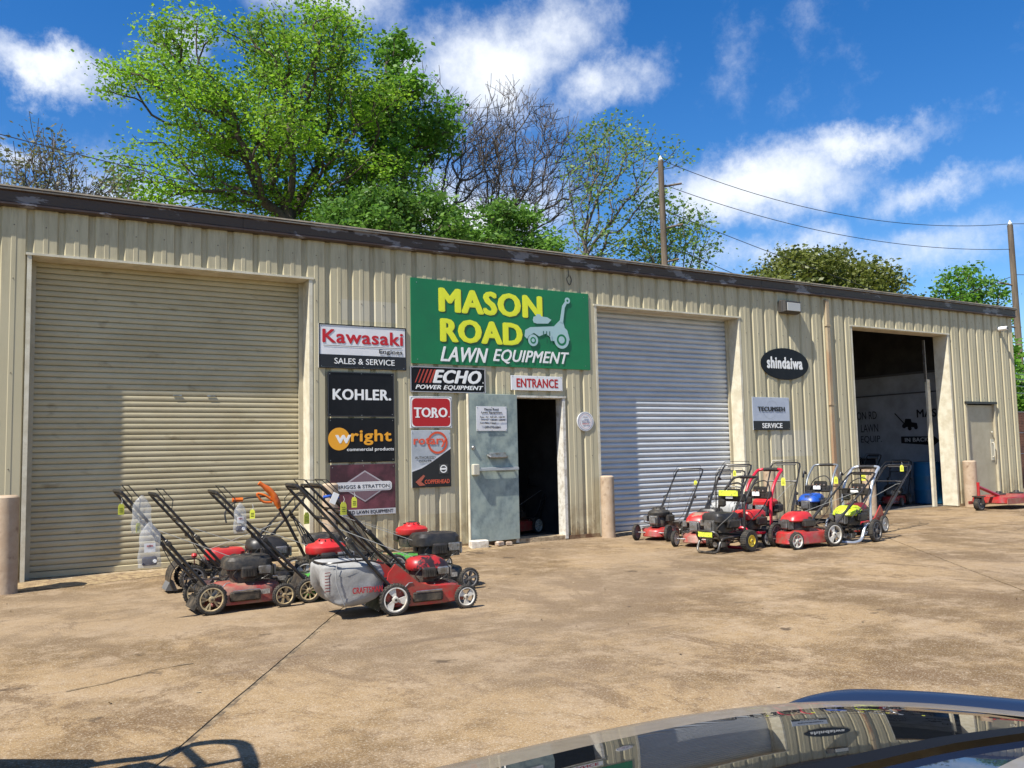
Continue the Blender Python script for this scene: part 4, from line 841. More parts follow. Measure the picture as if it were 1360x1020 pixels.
def washer(label, x, y, head, frame=TUBE, cov=DARKM, cover='wedge', hub=GREYW, st='five', wr=.145, panel=DARKM, strip=None, height=.98, foot='loop', eng_z=.24, up_r=.016, hook=True, base=DARKM, ww=.055):
    root = thing('pressure_washer', label, 'pressure washer', (x, y, .002), RAD(head), 'pressure washers in the right group')
    m = MB(); m.box((.02, 0, .185), (.44, .30, .03), bev=.008); m.box((-.14, 0, .2), (.06, .36, .05), bev=.01); m.build('base_plate', base, root)
    m = MB()
    if foot == 'loop': m.tube([(-.1, -.17, .19), (.18, -.17, .19), (.27, -.165, .15), (.33, -.15, .03), (.34, 0, .018), (.33, .15, .03), (.27, .165, .15), (.18, .17, .19), (-.1, .17, .19)], up_r, 8, smooth=4); m.tube([(.27, -.165, .15), (.34, -.15, .26), (.36, 0, .28), (.34, .15, .26), (.27, .165, .15)], up_r*.9, 8, smooth=4)
    else: m.tube([(-.16, -.19, .24), (-.02, -.19, .22), (.10, -.19, .06), (.26, -.18, .025), (.36, -.12, .03), (.38, 0, .03), (.36, .12, .03), (.26, .18, .025), (.10, .19, .06), (-.02, .19, .22), (-.16, .19, .24)], up_r, 8, smooth=4)
    m.build('foot_frame', frame, root)
    m = MB(); H = height
    m.tube([(-.17, -.20, .18), (-.18, -.20, .55), (-.26, -.20, H-.22), (-.42, -.19, H-.06), (-.52, -.17, H), (-.54, 0, H+.005), (-.52, .17, H), (-.42, .19, H-.06), (-.26, .20, H-.22), (-.18, .20, .55), (-.17, .20, .18)], up_r, 10, smooth=3); m.build('handle_frame', frame, root)
    m = MB(); m.tube([(-.535, -.11, H+.003), (-.54, 0, H+.005), (-.535, .11, H+.003)], up_r*1.35, 10); m.build('grip', DARKM, root)
    m = MB(); m.box((-.20, 0, .67), (.05, .42, .10), bev=.015); m.box((-.19, .04, .74), (.04, .20, .09), bev=.02); m.box((-.145, -.12, .60), (.06, .1, .10), bev=.02); m.build('control_panel', panel, root)
    m = MB()
    for k, yy in enumerate((-.12, -.06, 0, .06, .12)): m.lathe([(.005, 0), (.008, .014), (.006, .022)], (-.13, yy, .72), 'Z', 8)
    m.build('nozzle', mat('nozzle_colour', (.25, .08, .03), .5, c2=(.3, .3, .28), scale=30), root)
    m = MB(); m.box((-.142, 0, .69), (.004, .11, .055)); m.build('badge', WHITE, root, smooth=False)
    for s in (-1, 1): wheel(root, -.19, s*.245, wr, ww, hub, st, .4)
    MB().tube([(-.19, -.25, wr), (-.19, .25, wr)], .01, 8).build('axle', STEEL, root)
    small_engine(root, (.05, 0, eng_z), cov, cover, SOOT, 1.05)
    m = MB(); m.lathe([(.05, .05), (.06, .07), (.06, .13), (.045, .15)], (.03, 0, 0), n=16); m.tube([(-.08, .0, .1), (.18, 0, .1)], .035, 12); m.box((.10, .02, .10), (.1, .12, .08), bev=.01); m.build('pump', STEEL, root)
    m = MB(); m.tube([(.15, .05, .12), (.28, .12, .3), (.1, .24, .5), (-.12, .23, .72), (-.2, .12, .86), (-.16, -.05, .8), (-.14, -.14, .6), (-.05, -.22, .4), (.1, -.2, .2)], .008, 8, smooth=6); m.build('hose', DARKM, root)
    m = MB(); m.tube([(-.12, -.215, .3), (-.16, -.215, .86)], .008, 8); m.tube([(-.16, -.215, .84), (-.19, -.215, .93), (-.25, -.215, .9)], .017, 8, smooth=3); m.build('spray_lance', DARKM, root)
    if strip:
        m = MB(); m.box((.362, 0, .24), (.006, .22, .065)); m.build('warning_strip', strip, root, smooth=False); m = MB(); m.box((-.125, 0, .73), (.006, .3, .07)); m.build('warning_strip', strip, root, smooth=False)
    return root
STRIP = mat('yellow_warning_strip', (.62, .70, .06), .5, c2=(.2, .22, .05), scale=30, lo=.55, hi=.6)
washer('black framed pressure washer with yellow rimmed tyres and front hose loop', 8.05, -2.72, 187, frame=DARKM, cov=DARKM, cover='box', hub=YELTRIM, st='fat', wr=.135, strip=STRIP, height=.92, eng_z=.25, ww=.09)
washer('red framed pressure washer with black plastic wheels and orange lance clip', 8.72, -2.55, 190, frame=mat('red_tube', (.5, .012, .035), .35), cov=REDCOV, cover='box', hub=GREYW, wr=.155, height=1.0, up_r=.02)
washer('blue topped pressure washer with grey spoked wheels and curved black handle', 10.62, -2.0, 196, frame=mat('grey_tube', (.22, .24, .26), .4, .5), cov=BLUE, cover='wedge', hub=mat('pale_grey_hub', (.42, .43, .45), .45), st='tri', wr=.155, panel=DARKM, height=1.02, foot='sled', eng_z=.36)
washer('lime yellow topped pressure washer with silver frame in front of the open bay', 10.1, -3.05, 190, frame=SILVER, cov=LIME, cover='wedge', hub=GREYW, wr=.15, height=1.0, foot='sled', up_r=.02)

# tags and bags hanging from handles
for (lab, x, y, z, rz, s) in (('yellow tag hanging at the top end of the leftmost mower handle', .92, -3.25, .96, 10, 1.3), ('yellow tag hanging lower on the leftmost mower handle near the plastic bag', 1.05, -3.25, .80, 30, 1.2),
        ('yellow tag on the handle of the green decked mower', 1.98, -3.2, .86, -10, 1.2), ('yellow tag hanging over the engine below the orange grip', 2.72, -2.4, .76, 15, 1.7),
        ('cream and yellow tag tied to the bagged red mower handle', 2.42, -4.28, .94, 10, 1.5), ('yellow tag with green tie on the handles left of the Briggs sign', 2.88, -3.3, .93, 0, 1.4),
        ('yellow tag on the handle of the mower nearest the grey roller door', 9.55, -.62, .82, 30, 1.8), ('yellow tag hanging from the top bar above the grey bag', 9.60, -1.42, .98, 30, 1.6),
        ('yellow tag hanging from the red washer frame', 9.14, -2.76, .90, 20, 2.0), ('yellow tag on the blue washer handle', 10.75, -2.32, .86, 20, 2.0),
        ('lime tag hanging from the silver washer frame', 10.55, -2.95, .92, 20, 2.0), ('pale yellow tag on the long handle in front of the open bay', 12.35, -2.3, .99, 20, 1.9)):
    hang_tag(lab, x, y, z, -42 if x > 8 else rz, s*(.62 if x > 8 else .8))
POLY = mat('clear_bag_film', (.6, .62, .64), .2, alpha=.24, bump=.8, bscale=18)
def plastic_bag(label, x, y, z, w, h, content=True):
    t = thing('plastic_bag', label, 'bag', (x, y, z)); m = MB(); rings = []; rnd = random.Random(int(x*100))
    for k in range(9):
        f_ = k/8; ww = w*(.14+.86*min(1, (f_*3.4)**.9))*.5*(1+.06*math.sin(f_*9)); dd = .03*(.15+math.sin(min(1, f_*.98)*3.0)); zz = -h*f_
        rings.append([(ww*math.cos(a)*(1+rnd.uniform(-.06, .06)), dd*math.sin(a)*(1+rnd.uniform(-.3, .3)), zz+rnd.uniform(-.004, .004)) for a in [i*math.pi/8 for i in range(16)]])
    m.quadstrip(rings); m.build('film', POLY, t, ang=80)
    if content:
        MB().box((0, 0, -h*.86), (w*.66, .03, h*.2), bev=.01).build('part_inside', mat('navy_part', (.03, .03, .05), .4), t)
        MB().lathe([(.014, 0), (.014, -.012)], (w*.22, -.018, -h*.86), 'Y', 12).build('white_cap', WHITE, t)
        MB().box((0, -.012, -h*.56), (w*.5, .004, h*.2)).build('paper_label', WHITE, t, smooth=False)
        m = MB(); m.box((0, -.0165, -h*.52), (w*.28, .002, .012)); m.lathe([(.012, 0), (.012, -.002)], (0, -.0155, -h*.52), 'Y', 4); m.build('red_mark', P_((.5, .05, .05)), t, smooth=False)
plastic_bag('clear plastic bag with a dark part hanging below the leftmost mower handle', 1.13, -3.3, .80, .17, .36)
plastic_bag('upper crumpled plastic bag tied at the end of the leftmost mower handle', 1.07, -3.27, 1.02, .15, .30, False)
plastic_bag('small plastic bag with a booklet hanging from the second handle from the left', 1.88, -3.18, .92, .11, .26)
t = thing('trigger_lever', 'blue trigger lever and white card clipped on the bagged mower handle', 'lever', (2.33, -4.0, .98)); MB().tube([(-.05, -.2, 0), (.02, -.22, .01), (.07, -.21, -.01)], .012, 8, smooth=3).build('lever', BLUE, t); MB().box((.03, -.235, -.01), (.05, .004, .09), Matrix.Rotation(RAD(25), 3, 'Y')).build('card', WHITE, t, smooth=False)

# detached mower deck at the far right
t = thing('mower_deck', 'red wide mower deck with caster wheel lying at the far right corner', 'mower deck', (17.36, -.86, .0), RAD(178)); t.scale = (1.1, 1.1, 1.1)
m = MB(); m.blob([(.10, .62, .36, 5), (.12, .64, .38, 5), (.22, .62, .36, 5), (.235, .52, .28, 4), (.25, .3, .2, 3)], c=(-.35, 0, 0)); m.build('deck', RED, t)
MB().box((-.35, -.36, .10), (1.22, .012, .06)).build('skirt', REDDUST, t); MB().box((-.35, .38, .15), (1.24, .014, .1)).build('skirt', REDDUST, t)
m = MB(); m.tube([(.10, .12, .24), (.42, .12, .34), (.68, .12, .42)], .03, 6); m.tube([(.68, .12, .26), (.68, .12, .50)], .026, 8); m.build('caster_arm', RED, t)
m = MB(); m.box((.68, .12, .25), (.16, .15, .02)); m.box((.68, .05, .19), (.05, .012, .14)); m.box((.68, .19, .19), (.05, .012, .14)); m.build('caster_fork', DARKM, t)
wheel(t, .68, .12, .115, .09, GREYW, 'disc')
for xx in (-.65, -.1): MB().lathe([(.12, .24), (.12, .27), (.05, .28), (.04, .31), (.001, .31)], (xx, 0, 0), n=20).build('pulley', DARKM, t)

# machines inside the bay (mostly in shadow)
IG = 'machines stored inside the open bay'
mower('dark mower with loop handle inside the open bay against the painted wall', 15.9, 1.9, 185, deck=DARKM, cov=SOOT, hubr=GREYW, hubf=GREYW, wb=.62, hx=-.85, hz=1.05, group=IG)
mower('second dark mower deeper inside the open bay', 16.9, 2.3, 170, deck=DARKM, cov=SOOT, hubr=GREYW, hubf=GREYW, wb=.62, hx=-.85, hz=1.1, group=IG)
mower('dark mower with red deck inside the open bay next to the blue barrel', 17.0, 1.2, 200, deck=RED, cov=SOOT, hubr=GREYW, hubf=GREYW, wb=.6, hx=-.8, hz=.95, group=IG)
mower('red mower standing in the dark just inside the entrance', 7.35, 1.3, 200, deck=RED, cov=DARKM, hubr=WHITEP, hubf=WHITEP, wb=.62, hx=-.8, hz=1.0, group=IG)
t = thing('tool_cabinet', 'low dark cabinet against the painted wall inside the bay', 'cabinet', (18.15, 3.1, .0)); MB().box((0, 0, .5), (.45, 1.0, 1.0), bev=.01).build('carcass', mat('dark_cabinet', (.03, .03, .035), .6), t); MB().box((-.23, 0, .55), (.012, .9, .8)).build('door', mat('dark_cabinet', (.03, .03, .035), .6), t); MB().box((0, 0, 1.02), (.5, 1.1, .03)).build('top', STEEL, t)

# ------------------------------------------------------------------ trees
def in_lumps(P, lumps):
    ok = np.zeros(len(P), bool)
    for (cx, cy, cz, rx, ry, rz) in lumps: ok |= ((P[:, 0]-cx)/rx)**2+((P[:, 1]-cy)/ry)**2+((P[:, 2]-cz)/rz)**2 < 1
    return ok
LEAF = {}
def leaf_mat(name, c1, c2, c3, tr=.4):
    m = bpy.data.materials.new(name); m.use_nodes = True; T = m.node_tree.nodes; K = m.node_tree.links; b = T['Principled BSDF']
    g = nd(T, 'ShaderNodeNewGeometry'); n = nd(T, 'ShaderNodeTexNoise'); n.inputs['Scale'].default_value = .55; n.inputs['Detail'].default_value = 3; K.new(g.outputs['Position'], n.inputs['Vector'])
    cr = nd(T, 'ShaderNodeValToRGB'); cr.color_ramp.elements[0].position = .38; cr.color_ramp.elements[0].color = (*c1, 1); cr.color_ramp.elements[1].position = .64; cr.color_ramp.elements[1].color = (*c2, 1)
    K.new(n.outputs['Fac'], cr.inputs[0]); mx = nd(T, 'ShaderNodeMix', data_type='RGBA'); K.new(g.outputs['Random Per Island'], mx.inputs[0]); K.new(cr.outputs[0], mx.inputs[6]); mx.inputs[7].default_value = (*c3, 1)
    mm = math_('MULTIPLY', g.outputs['Random Per Island'], .55, T=T, LL=K); K.new(mm, mx.inputs[0])
    K.new(mx.outputs[2], b.inputs['Base Color']); b.inputs['Roughness'].default_value = .5
    t = nd(T, 'ShaderNodeBsdfTranslucent'); K.new(mx.outputs[2], t.inputs[0]); ms = nd(T, 'ShaderNodeMixShader'); ms.inputs[0].default_value = tr
    K.new(b.outputs[0], ms.inputs[1]); K.new(t.outputs[0], ms.inputs[2]); K.new(ms.outputs[0], T['Material Output'].inputs[0]); return m
def tree(name, label, base, lumps, n_tips, leafm, bark, seed, trunk_r=.28, trunk_pts=None, leaves=30, leaf=.13, spread=.5, tipr=.008, bare=0., group='trees behind the shop', upbias=.0, cat='tree', exp=2.3, shell=.0, DW=.35, twigs=0, clump=None):
    rnd = np.random.RandomState(seed); base = np.array(base, float)
    if clump:
        lo = np.min([[l[0]-l[3], l[1]-l[4], l[2]-l[5]] for l in lumps], 0); hi = np.max([[l[0]+l[3], l[1]+l[4], l[2]+l[5]] for l in lumps], 0); Q = []
        while len(Q) < clump[0]:
            P = lo+(hi-lo)*rnd.rand(4000, 3); Q += list(P[in_lumps(P, lumps)])
        lumps = [(q[0], q[1], q[2], clump[1]*k, clump[1]*k, clump[1]*.6*k) for q, k in zip(Q[:clump[0]], rnd.uniform(.6, 1.2, clump[0]))]
    lo = np.min([[l[0]-l[3], l[1]-l[4], l[2]-l[5]] for l in lumps], 0); hi = np.max([[l[0]+l[3], l[1]+l[4], l[2]+l[5]] for l in lumps], 0)
    T = []
    while len(T) < n_tips:
        P = lo+(hi-lo)*rnd.rand(4000, 3); P = P[in_lumps(P, lumps)]; T += list(P)
    T = np.array(T[:n_tips])
    nodes = [base]; par = [-1]
    tp = [np.array(q, float) for q in (trunk_pts or [])]
    starts = [base]
    for q in tp:
        a = nodes[-1]
        for k in range(1, 7): nodes.append(a+(q-a)*k/6+rnd.normal(0, .05, 3)); par.append(len(nodes)-2)
    top = nodes[-1]
    order = np.argsort(np.linalg.norm(T-top, axis=1)); M = np.zeros((len(T)*14+200, 3)); cnt = len(nodes); M[:cnt] = nodes; dist = np.zeros(len(M))
    for i in range(1, cnt): dist[i] = dist[par[i]]+np.linalg.norm(M[i]-M[par[i]])
    tips = []
    i0 = max(1, int(cnt*.45))
    for oi in order:
        t = T[oi]; d = np.linalg.norm(M[:cnt]-t, axis=1); cost = d+DW*dist[:cnt]; 
        cost[:min(i0, cnt)] += 50
        j = int(np.argmin(cost)); p = M[j]; L_ = d[j]; k = max(1, min(10, int(L_/.45)+1))
        dirp = (p-M[par[j]]) if par[j] >= 0 else np.array([0, 0, 1.]); dirp = dirp/(np.linalg.norm(dirp)+1e-6)
        c = p+dirp*L_*.30+np.array([0, 0, upbias*L_]); prev = j
        for q in range(1, k+1):
            s = q/k; pt = (1-s)**2*p+2*s*(1-s)*c+s*s*t+(rnd.normal(0, .02*min(L_, 1.2), 3) if q < k else 0)
            M[cnt] = pt; par.append(prev); dist[cnt] = dist[prev]+L_/k; prev = cnt; cnt += 1
        tips.append(prev)
    if twigs:
        for t in list(tips):
            d0 = M[t]-M[par[t]]; d0 /= np.linalg.norm(d0)+1e-6
            for q in range(twigs):
                if cnt+3 >= len(M): break
                dd = d0+rnd.normal(0, .45, 3)+np.array([0, 0, .35]); dd /= np.linalg.norm(dd); ln = rnd.uniform(.3, .9); prev = t
                for w in (1, 2): M[cnt] = M[prev]+dd*ln/2+rnd.normal(0, .02, 3); par.append(prev); prev = cnt; cnt += 1
                tips.append(prev)
    flow = np.zeros(cnt); 
    for t in tips: flow[t] += 1
    for i in range(cnt-1, 0, -1): flow[par[i]] += flow[i]
    R = tipr*np.maximum(flow, 1)**(1/exp); R *= 1; sc = trunk_r/R[0]; 
    R = np.where(R > tipr*1.5, tipr+(R-tipr)*((trunk_r-tipr)/(R[0]-tipr)), R)
    # branch tubes: chains
    m = MB(); child = [[] for _ in range(cnt)]
    for i in range(1, cnt): child[par[i]].append(i)
    # simple robust traversal
    chains = []; todo = [(0, c) for c in child[0]]
    while todo:
        a, b = todo.pop(); chain = [a, b]; cur = b
        while child[cur]:
            cc = sorted(child[cur], key=lambda q: -flow[q]); todo += [(cur, o) for o in cc[1:]]; cur = cc[0]; chain.append(cur)
        chains.append(chain)
    for ch in chains:
        rad = [float(R[ch[1]])]+[float(R[q]) for q in ch[1:]]; nn = 8 if rad[0] > .08 else (5 if rad[0] > .025 else 3)
        pts = [Vector(M[q]-base) for q in ch]; rings = []
        up = Vector((.3, .2, 1)).normalized()
        for i, p in enumerate(pts):
            t = (pts[min(i+1, len(pts)-1)]-pts[max(i-1, 0)]); t = t.normalized() if t.length > 1e-6 else Vector((0, 0, 1)); a = t.cross(up)
            if a.length < 1e-3: a = t.orthogonal()
            a.normalize(); b = a.cross(t).normalized(); rings.append([p+a*rad[i]*math.cos(6.283*j/nn)+b*rad[i]*math.sin(6.283*j/nn) for j in range(nn)])
        m.quadstrip(rings, cap=False)
    root = thing(name, label, cat, tuple(base), group=group)
    m.build('trunk', bark, root, smooth=True, ang=80)
    if leafm is not None:
        tp_ = M[np.array(tips)]; keep = rnd.rand(len(tp_)) >= bare; tp_ = tp_[keep]; n = len(tp_)*leaves
        C = np.repeat(tp_, leaves, 0)+rnd.normal(0, 1, (n, 3))*np.array([spread, spread, spread*.55]); C -= base
        a = rnd.normal(0, 1, (n, 3)); a /= np.linalg.norm(a, axis=1)[:, None]; b = rnd.normal(0, 1, (n, 3)); b -= (a*b).sum(1)[:, None]*a; b /= np.linalg.norm(b, axis=1)[:, None]
        a[:, 2] *= .6; sz = leaf*(.45+1.1*rnd.rand(n)**1.6)[:, None]
        V = np.stack([C-a*sz*.5, C+b*sz*.28, C+a*sz*.5, C-b*sz*.28], 1).reshape(-1, 3)
        me = bpy.data.meshes.new('crown'); me.vertices.add(len(V)); me.vertices.foreach_set('co', V.ravel().astype(np.float32)); me.loops.add(4*n); me.loops.foreach_set('vertex_index', np.arange(4*n, dtype=np.int32)); me.polygons.add(n); me.polygons.foreach_set('loop_start', np.arange(0, 4*n, 4, dtype=np.int32)); me.update(calc_edges=True)
        me.materials.append(leafm); o = bpy.data.objects.new('crown', me); COL.objects.link(o); o.parent = root
    return root
BARK = mat('grey_bark', (.09, .07, .05), .9, c2=(.045, .035, .025), scale=8, bump=.5); BARK2 = mat('pale_bark', (.20, .17, .13), .9, c2=(.1, .08, .06), scale=6)
BARK4 = mat('dark_grey_bark', (.13, .11, .095), .9, c2=(.05, .04, .035), scale=6)
BARK3 = mat('dark_bark', (.05, .038, .028), .9, c2=(.09, .07, .05), scale=8)
L1 = leaf_mat('spring_green_leaf', (.06, .17, .012), (.22, .45, .02), (.42, .58, .06), .55)
L2 = leaf_mat('dark_green_leaf', (.045, .13, .012), (.12, .30, .02), (.2, .36, .04), .45)
L3 = leaf_mat('grey_green_leaf', (.10, .19, .03), (.20, .34, .06), (.30, .42, .10), .5)
L4 = leaf_mat('olive_leaf', (.065, .095, .015), (.14, .17, .025), (.20, .21, .04), .4)
L5 = leaf_mat('bush_leaf', (.05, .14, .018), (.11, .26, .03), (.22, .36, .06), .45)
tree('leafy_tree', 'largest tree, full light green crown rising behind the left half of the roof', (8.2, 17, 0),
     [(6.4, 17, 12.9, 2.9, 3.0, 2.7), (9.6, 17, 14.2, 2.7, 2.8, 2.6), (5.2, 17, 10.8, 2.0, 2.2, 1.7), (5.4, 17, 14.6, 1.5, 1.6, 1.5), (8.3, 17, 11.4, 2.9, 2.7, 2.4), (11.2, 16.8, 11.6, 1.6, 2.2, 2.2), (7.0, 17, 15.3, 1.2, 1.5, 1.0), (4.2, 17, 12.9, 1.1, 1.5, .8), (3.9, 17, 10.3, 1.0, 1.4, .9), (10.6, 17, 16.0, .9, 1.2, 1.1)],
     1900, L1, BARK3, 3, .30, [(8.5, 17, 6.5), (8.3, 17, 9.6)], leaves=34, leaf=.14, spread=.26, tipr=.009, DW=.5, clump=(130, .95))
tree('leafy_tree', 'darker green leaning tree joined to the right side of the largest crown', (13.2, 18.5, 0),
     [(12.5, 18, 14.6, 1.8, 1.8, 1.9), (13.6, 18, 14.3, 1.3, 1.4, 1.1), (11.9, 18, 12.4, 1.2, 1.6, 1.7), (12.1, 18, 16.3, 1.1, 1.3, 1.1), (13.6, 18, 12.8, .7, .9, .6)],
     480, L2, BARK3, 5, .20, [(13.4, 18.3, 7), (13.0, 18, 10.5)], leaves=28, leaf=.2, spread=.23, tipr=.011, DW=.5, clump=(26, .85))
tree('bare_tree', 'bare twiggy tree left of the pair of leafless crowns above the roof', (14.3, 19.5, 0), [(16.2, 19.5, 13.2, 2.9, 1.6, 2.4), (14.3, 19.5, 11.8, 2.0, 1.5, 1.6), (17.6, 19.5, 12.2, 2.0, 1.2, 1.6), (14.6, 19.5, 15.0, 1.0, .9, 1.6)], 480, None, BARK4, 8, .13, [(14.5, 19.5, 7), (14.6, 19.5, 9.6)], tipr=.010, upbias=.05, DW=.5, twigs=3, exp=2.0)
tree('bare_tree', 'bare upright tree right of the other leafless crown above the roof', (17.6, 19.5, 0), [(19.4, 19.5, 13.8, 2.8, 1.7, 2.6), (18.8, 19.5, 11.8, 2.6, 1.5, 1.6), (21.3, 19.5, 13.4, 2.0, 1.3, 2.0), (18.6, 19.5, 15.9, 1.2, 1.0, 1.2)], 520, None, BARK4, 9, .13, [(17.4, 19.5, 7), (17.6, 19.5, 9.8)], tipr=.010, upbias=.05, DW=.5, twigs=3, exp=2.0)
tree('sparse_tree', 'slender tree with thin grey green leaves beside the wooden pole', (20.2, 16.5, 0), [(21.7, 16.5, 13.8, 1.9, 1.7, 1.4), (20.2, 16.5, 12.4, 1.1, 1.2, 2.0), (24.0, 16.5, 13.8, 1.5, 1.3, .7), (21.0, 16.5, 11.0, 1.3, 1.4, 1.3), (23.2, 16.5, 12.0, 1.3, 1.2, 1.0), (20.6, 16.5, 9.7, 1.6, 1.4, .8)], 330, L3, BARK4, 12, .13, [(19.5, 16.5, 7.0), (20.2, 16.5, 10.0)], leaves=15, leaf=.16, spread=.26, tipr=.010, bare=.15, upbias=.08, DW=.7, exp=2.0)
tree('sparse_tree', 'low loose green tree just right of the wooden pole', (24.0, 16.8, 0), [(24.8, 16.8, 10.6, 2.2, 1.4, 1.7), (26.4, 16.8, 10.2, 1.2, 1.2, .8), (23.6, 16.8, 9.6, 1.6, 1.3, 1.0), (25.2, 16.8, 8.8, 1.4, 1.2, .9)], 260, L3, BARK4, 14, .11, [(24.1, 16.8, 6), (24.2, 16.8, 8.4)], leaves=15, leaf=.17, spread=.27, tipr=.010, upbias=.05, DW=.7, exp=2.0)
tree('green_bush', 'dense bright green bush above the roof left of the doorway sign', (10.8, 14, 0), [(10.6, 14, 8.3, 1.6, 1.5, 1.4), (9.4, 14, 7.8, 1.3, 1.3, 1.2), (12.3, 14, 8.3, 1.3, 1.4, 1.2)], 420, L5, BARK3, 16, .15, [(10.8, 14, 5), (10.8, 14, 6.6)], leaves=60, leaf=.17, spread=.24, clump=(45, .62), cat='bush', group='bushes showing over the roof')
tree('green_bush', 'dense green bush above the roof tapering down to its right', (14.4, 14, 0), [(14.2, 14, 8.7, 1.2, 1.3, 1.2), (15.4, 14, 8.1, 1.2, 1.3, 1.0), (13.4, 14, 8.1, 1.0, 1.3, 1.1), (16.4, 14, 7.6, 1.0, 1.2, .7), (14.6, 14, 7.7, 2.0, 1.3, .9)], 420, L5, BARK3, 17, .15, [(14.4, 14, 5), (14.4, 14, 6.6)], leaves=55, leaf=.17, spread=.24, clump=(45, .6), cat='bush', group='bushes showing over the roof')
tree('olive_tree', 'rounded olive brown tree crown beyond the right half of the roof', (38.5, 20, 0), [(37.0, 20, 9.9, 2.9, 2.6, 2.0), (40.4, 20, 9.9, 2.9, 2.6, 1.7), (34.6, 20, 9.4, 2.0, 2.0, 1.2), (42.9, 20, 9.0, 2.0, 2.0, 1.0), (38.8, 20, 11.1, 1.5, 1.5, .9)], 620, L4, BARK3, 20, .3, [(38.5, 20, 4), (38.5, 20, 7)], leaves=52, leaf=.24, spread=.42)
tree('young_tree', 'small open leaved tree left of the far wooden power pole', (44.5, 15.5, 0), [(43.4, 15.5, 9.2, 1.5, 1.0, 1.5), (45.8, 15.5, 9.2, 1.1, 1.0, 1.4), (44.3, 15.5, 10.2, .6, .7, 1.0), (46.4, 15.5, 7.6, 1.0, 1.0, 1.2)], 200, L2, BARK2, 23, .13, [(44.5, 15.5, 5), (44.5, 15.5, 7)], leaves=24, leaf=.24, spread=.28, tipr=.012, upbias=.2)
tree('bare_shrub', 'thin reddish twiggy shrub with few leaves above the left end of the roof', (1.2, 15, 0), [(1.0, 15, 8.9, .8, 1.0, 1.0), (2.2, 15, 8.4, 1.0, 1.0, .7), (-.4, 15, 8.4, 1.1, 1.0, .7), (.4, 15, 8.0, 1.6, 1.0, .6)], 220, leaf_mat('russet_leaf', (.12, .13, .05), (.16, .2, .07), (.2, .16, .08), .4), BARK4, 25, .08, [(1.1, 15, 5), (1.2, 15, 7)], leaves=6, leaf=.12, spread=.2, tipr=.009, bare=.3, upbias=.1, cat='shrub', group=None, DW=.8, twigs=2, exp=2.0)
# greenery and fence past the right end of the building
for (x, y, h, sd, lab) in ((27.5, 5.5, 4.8, 31, 'green tree past the right end of the building behind the fence'), (31.0, 8.0, 5.6, 33, 'farther dark tree past the right end of the building')):
    tree('dark_tree', lab, (x, y, 0), [(x, y, h*.55, 1.7, 1.6, h*.36), (x+.6, y, h*.8, 1.2, 1.2, h*.2)], 260, L2, BARK3, sd, .14, [(x, y, 1.2), (x, y, 2)], leaves=60, leaf=.2, spread=.32, group='trees past the right end of the building')
# poles and wires
WOOD = mat('weathered_pole_wood', (.17, .13, .09), .9, c2=(.08, .06, .045), scale=5, stretch=(1, 1, .1), bump=.5, coord='Object')
def pole(label, x, y, h, r, stubs, arms=False):
    t = thing('power_pole', label, 'power pole', (x, y, 0), group='wooden power poles'); MB().tube([(0, 0, 0), (.03, 0, h*.5), (0, 0, h)], [r*1.15, r, r*.85], 14).build('shaft', WOOD, t)
    MB().lathe([(r*.5, h), (r*.7, h+.06), (r*.3, h+.14), (.02, h+.2)], n=12).build('insulator', WHITE, t)
    for (dz, dx, dy, L_) in stubs: MB().tube([(0, 0, h-dz), (dx*L_, dy*L_, h-dz+.18*L_)], .04, 6).build('bracket', WOOD, t)
    return t
pole('near wooden power pole rising behind the roof beside the sparse tree', 21.5, 13.5, 12.25, .125, [(1.0, .9, -.4, .8), (2.6, .8, -.5, .8), (3.9, .7, -.6, .6), (5.0, .6, -.6, .7)])
pole('far wooden power pole with side brackets at the right edge', 36.9, 9.07, 10.55, .13, [(2.6, -.8, .4, .7), (4.4, -.8, .4, .7), (6.1, -.8, .4, .6), (5.6, .8, -.4, .6)])
def wire(label, a, b, sag, r=.013):
    P = []
    for k in range(25): t = k/24; P.append((a[0]+(b[0]-a[0])*t, a[1]+(b[1]-a[1])*t, a[2]+(b[2]-a[2])*t-sag*4*t*(1-t)))
    o = Vector(P[0]); m = MB().tube([Vector(p)-o for p in P], r, 5); tag(m.build('overhead_wire', DARKM, loc=o), label, 'wire', 'overhead wires')
A1 = (21.5, 13.5, 12.3); B1 = (36.9, 9.07, 10.6)
wire('topmost overhead wire sagging between the two wooden poles', A1, B1, .9)
wire('second overhead wire strung lower between the two wooden poles', (21.6, 13.4, 11.3), (36.8, 9.1, 9.5), .7)
wire('third overhead wire sloping down from the near pole toward the roof', (21.6, 13.4, 10.3), (36.8, 9.1, 5.8), .2)
wire('lowest overhead wire sloping down from the near pole', (21.6, 13.4, 9.0), (33, 10, 5.2), .2)
wire('wire rising from the lower roof line to the far pole', (30, 12, 6.0), (36.7, 9.1, 8.3), .1)
wire('short wire from the far pole down behind the young tree', (31, 14, 7.0), (36.7, 9.1, 6.7), .1)
wire('wire continuing right from the top of the far pole', B1, (60, -2, 14), .8)
wire('lower wire continuing right from the far pole', (36.9, 9, 8.4), (60, -2, 11), .8)
wire('upper overhead wire crossing the sky at the far left', (-16, 14, 12.6), (6, 12.6, 8.5), .35)
wire('lower overhead wire crossing the sky at the far left', (-16, 14, 11.3), (6, 12.6, 7.6), .35)
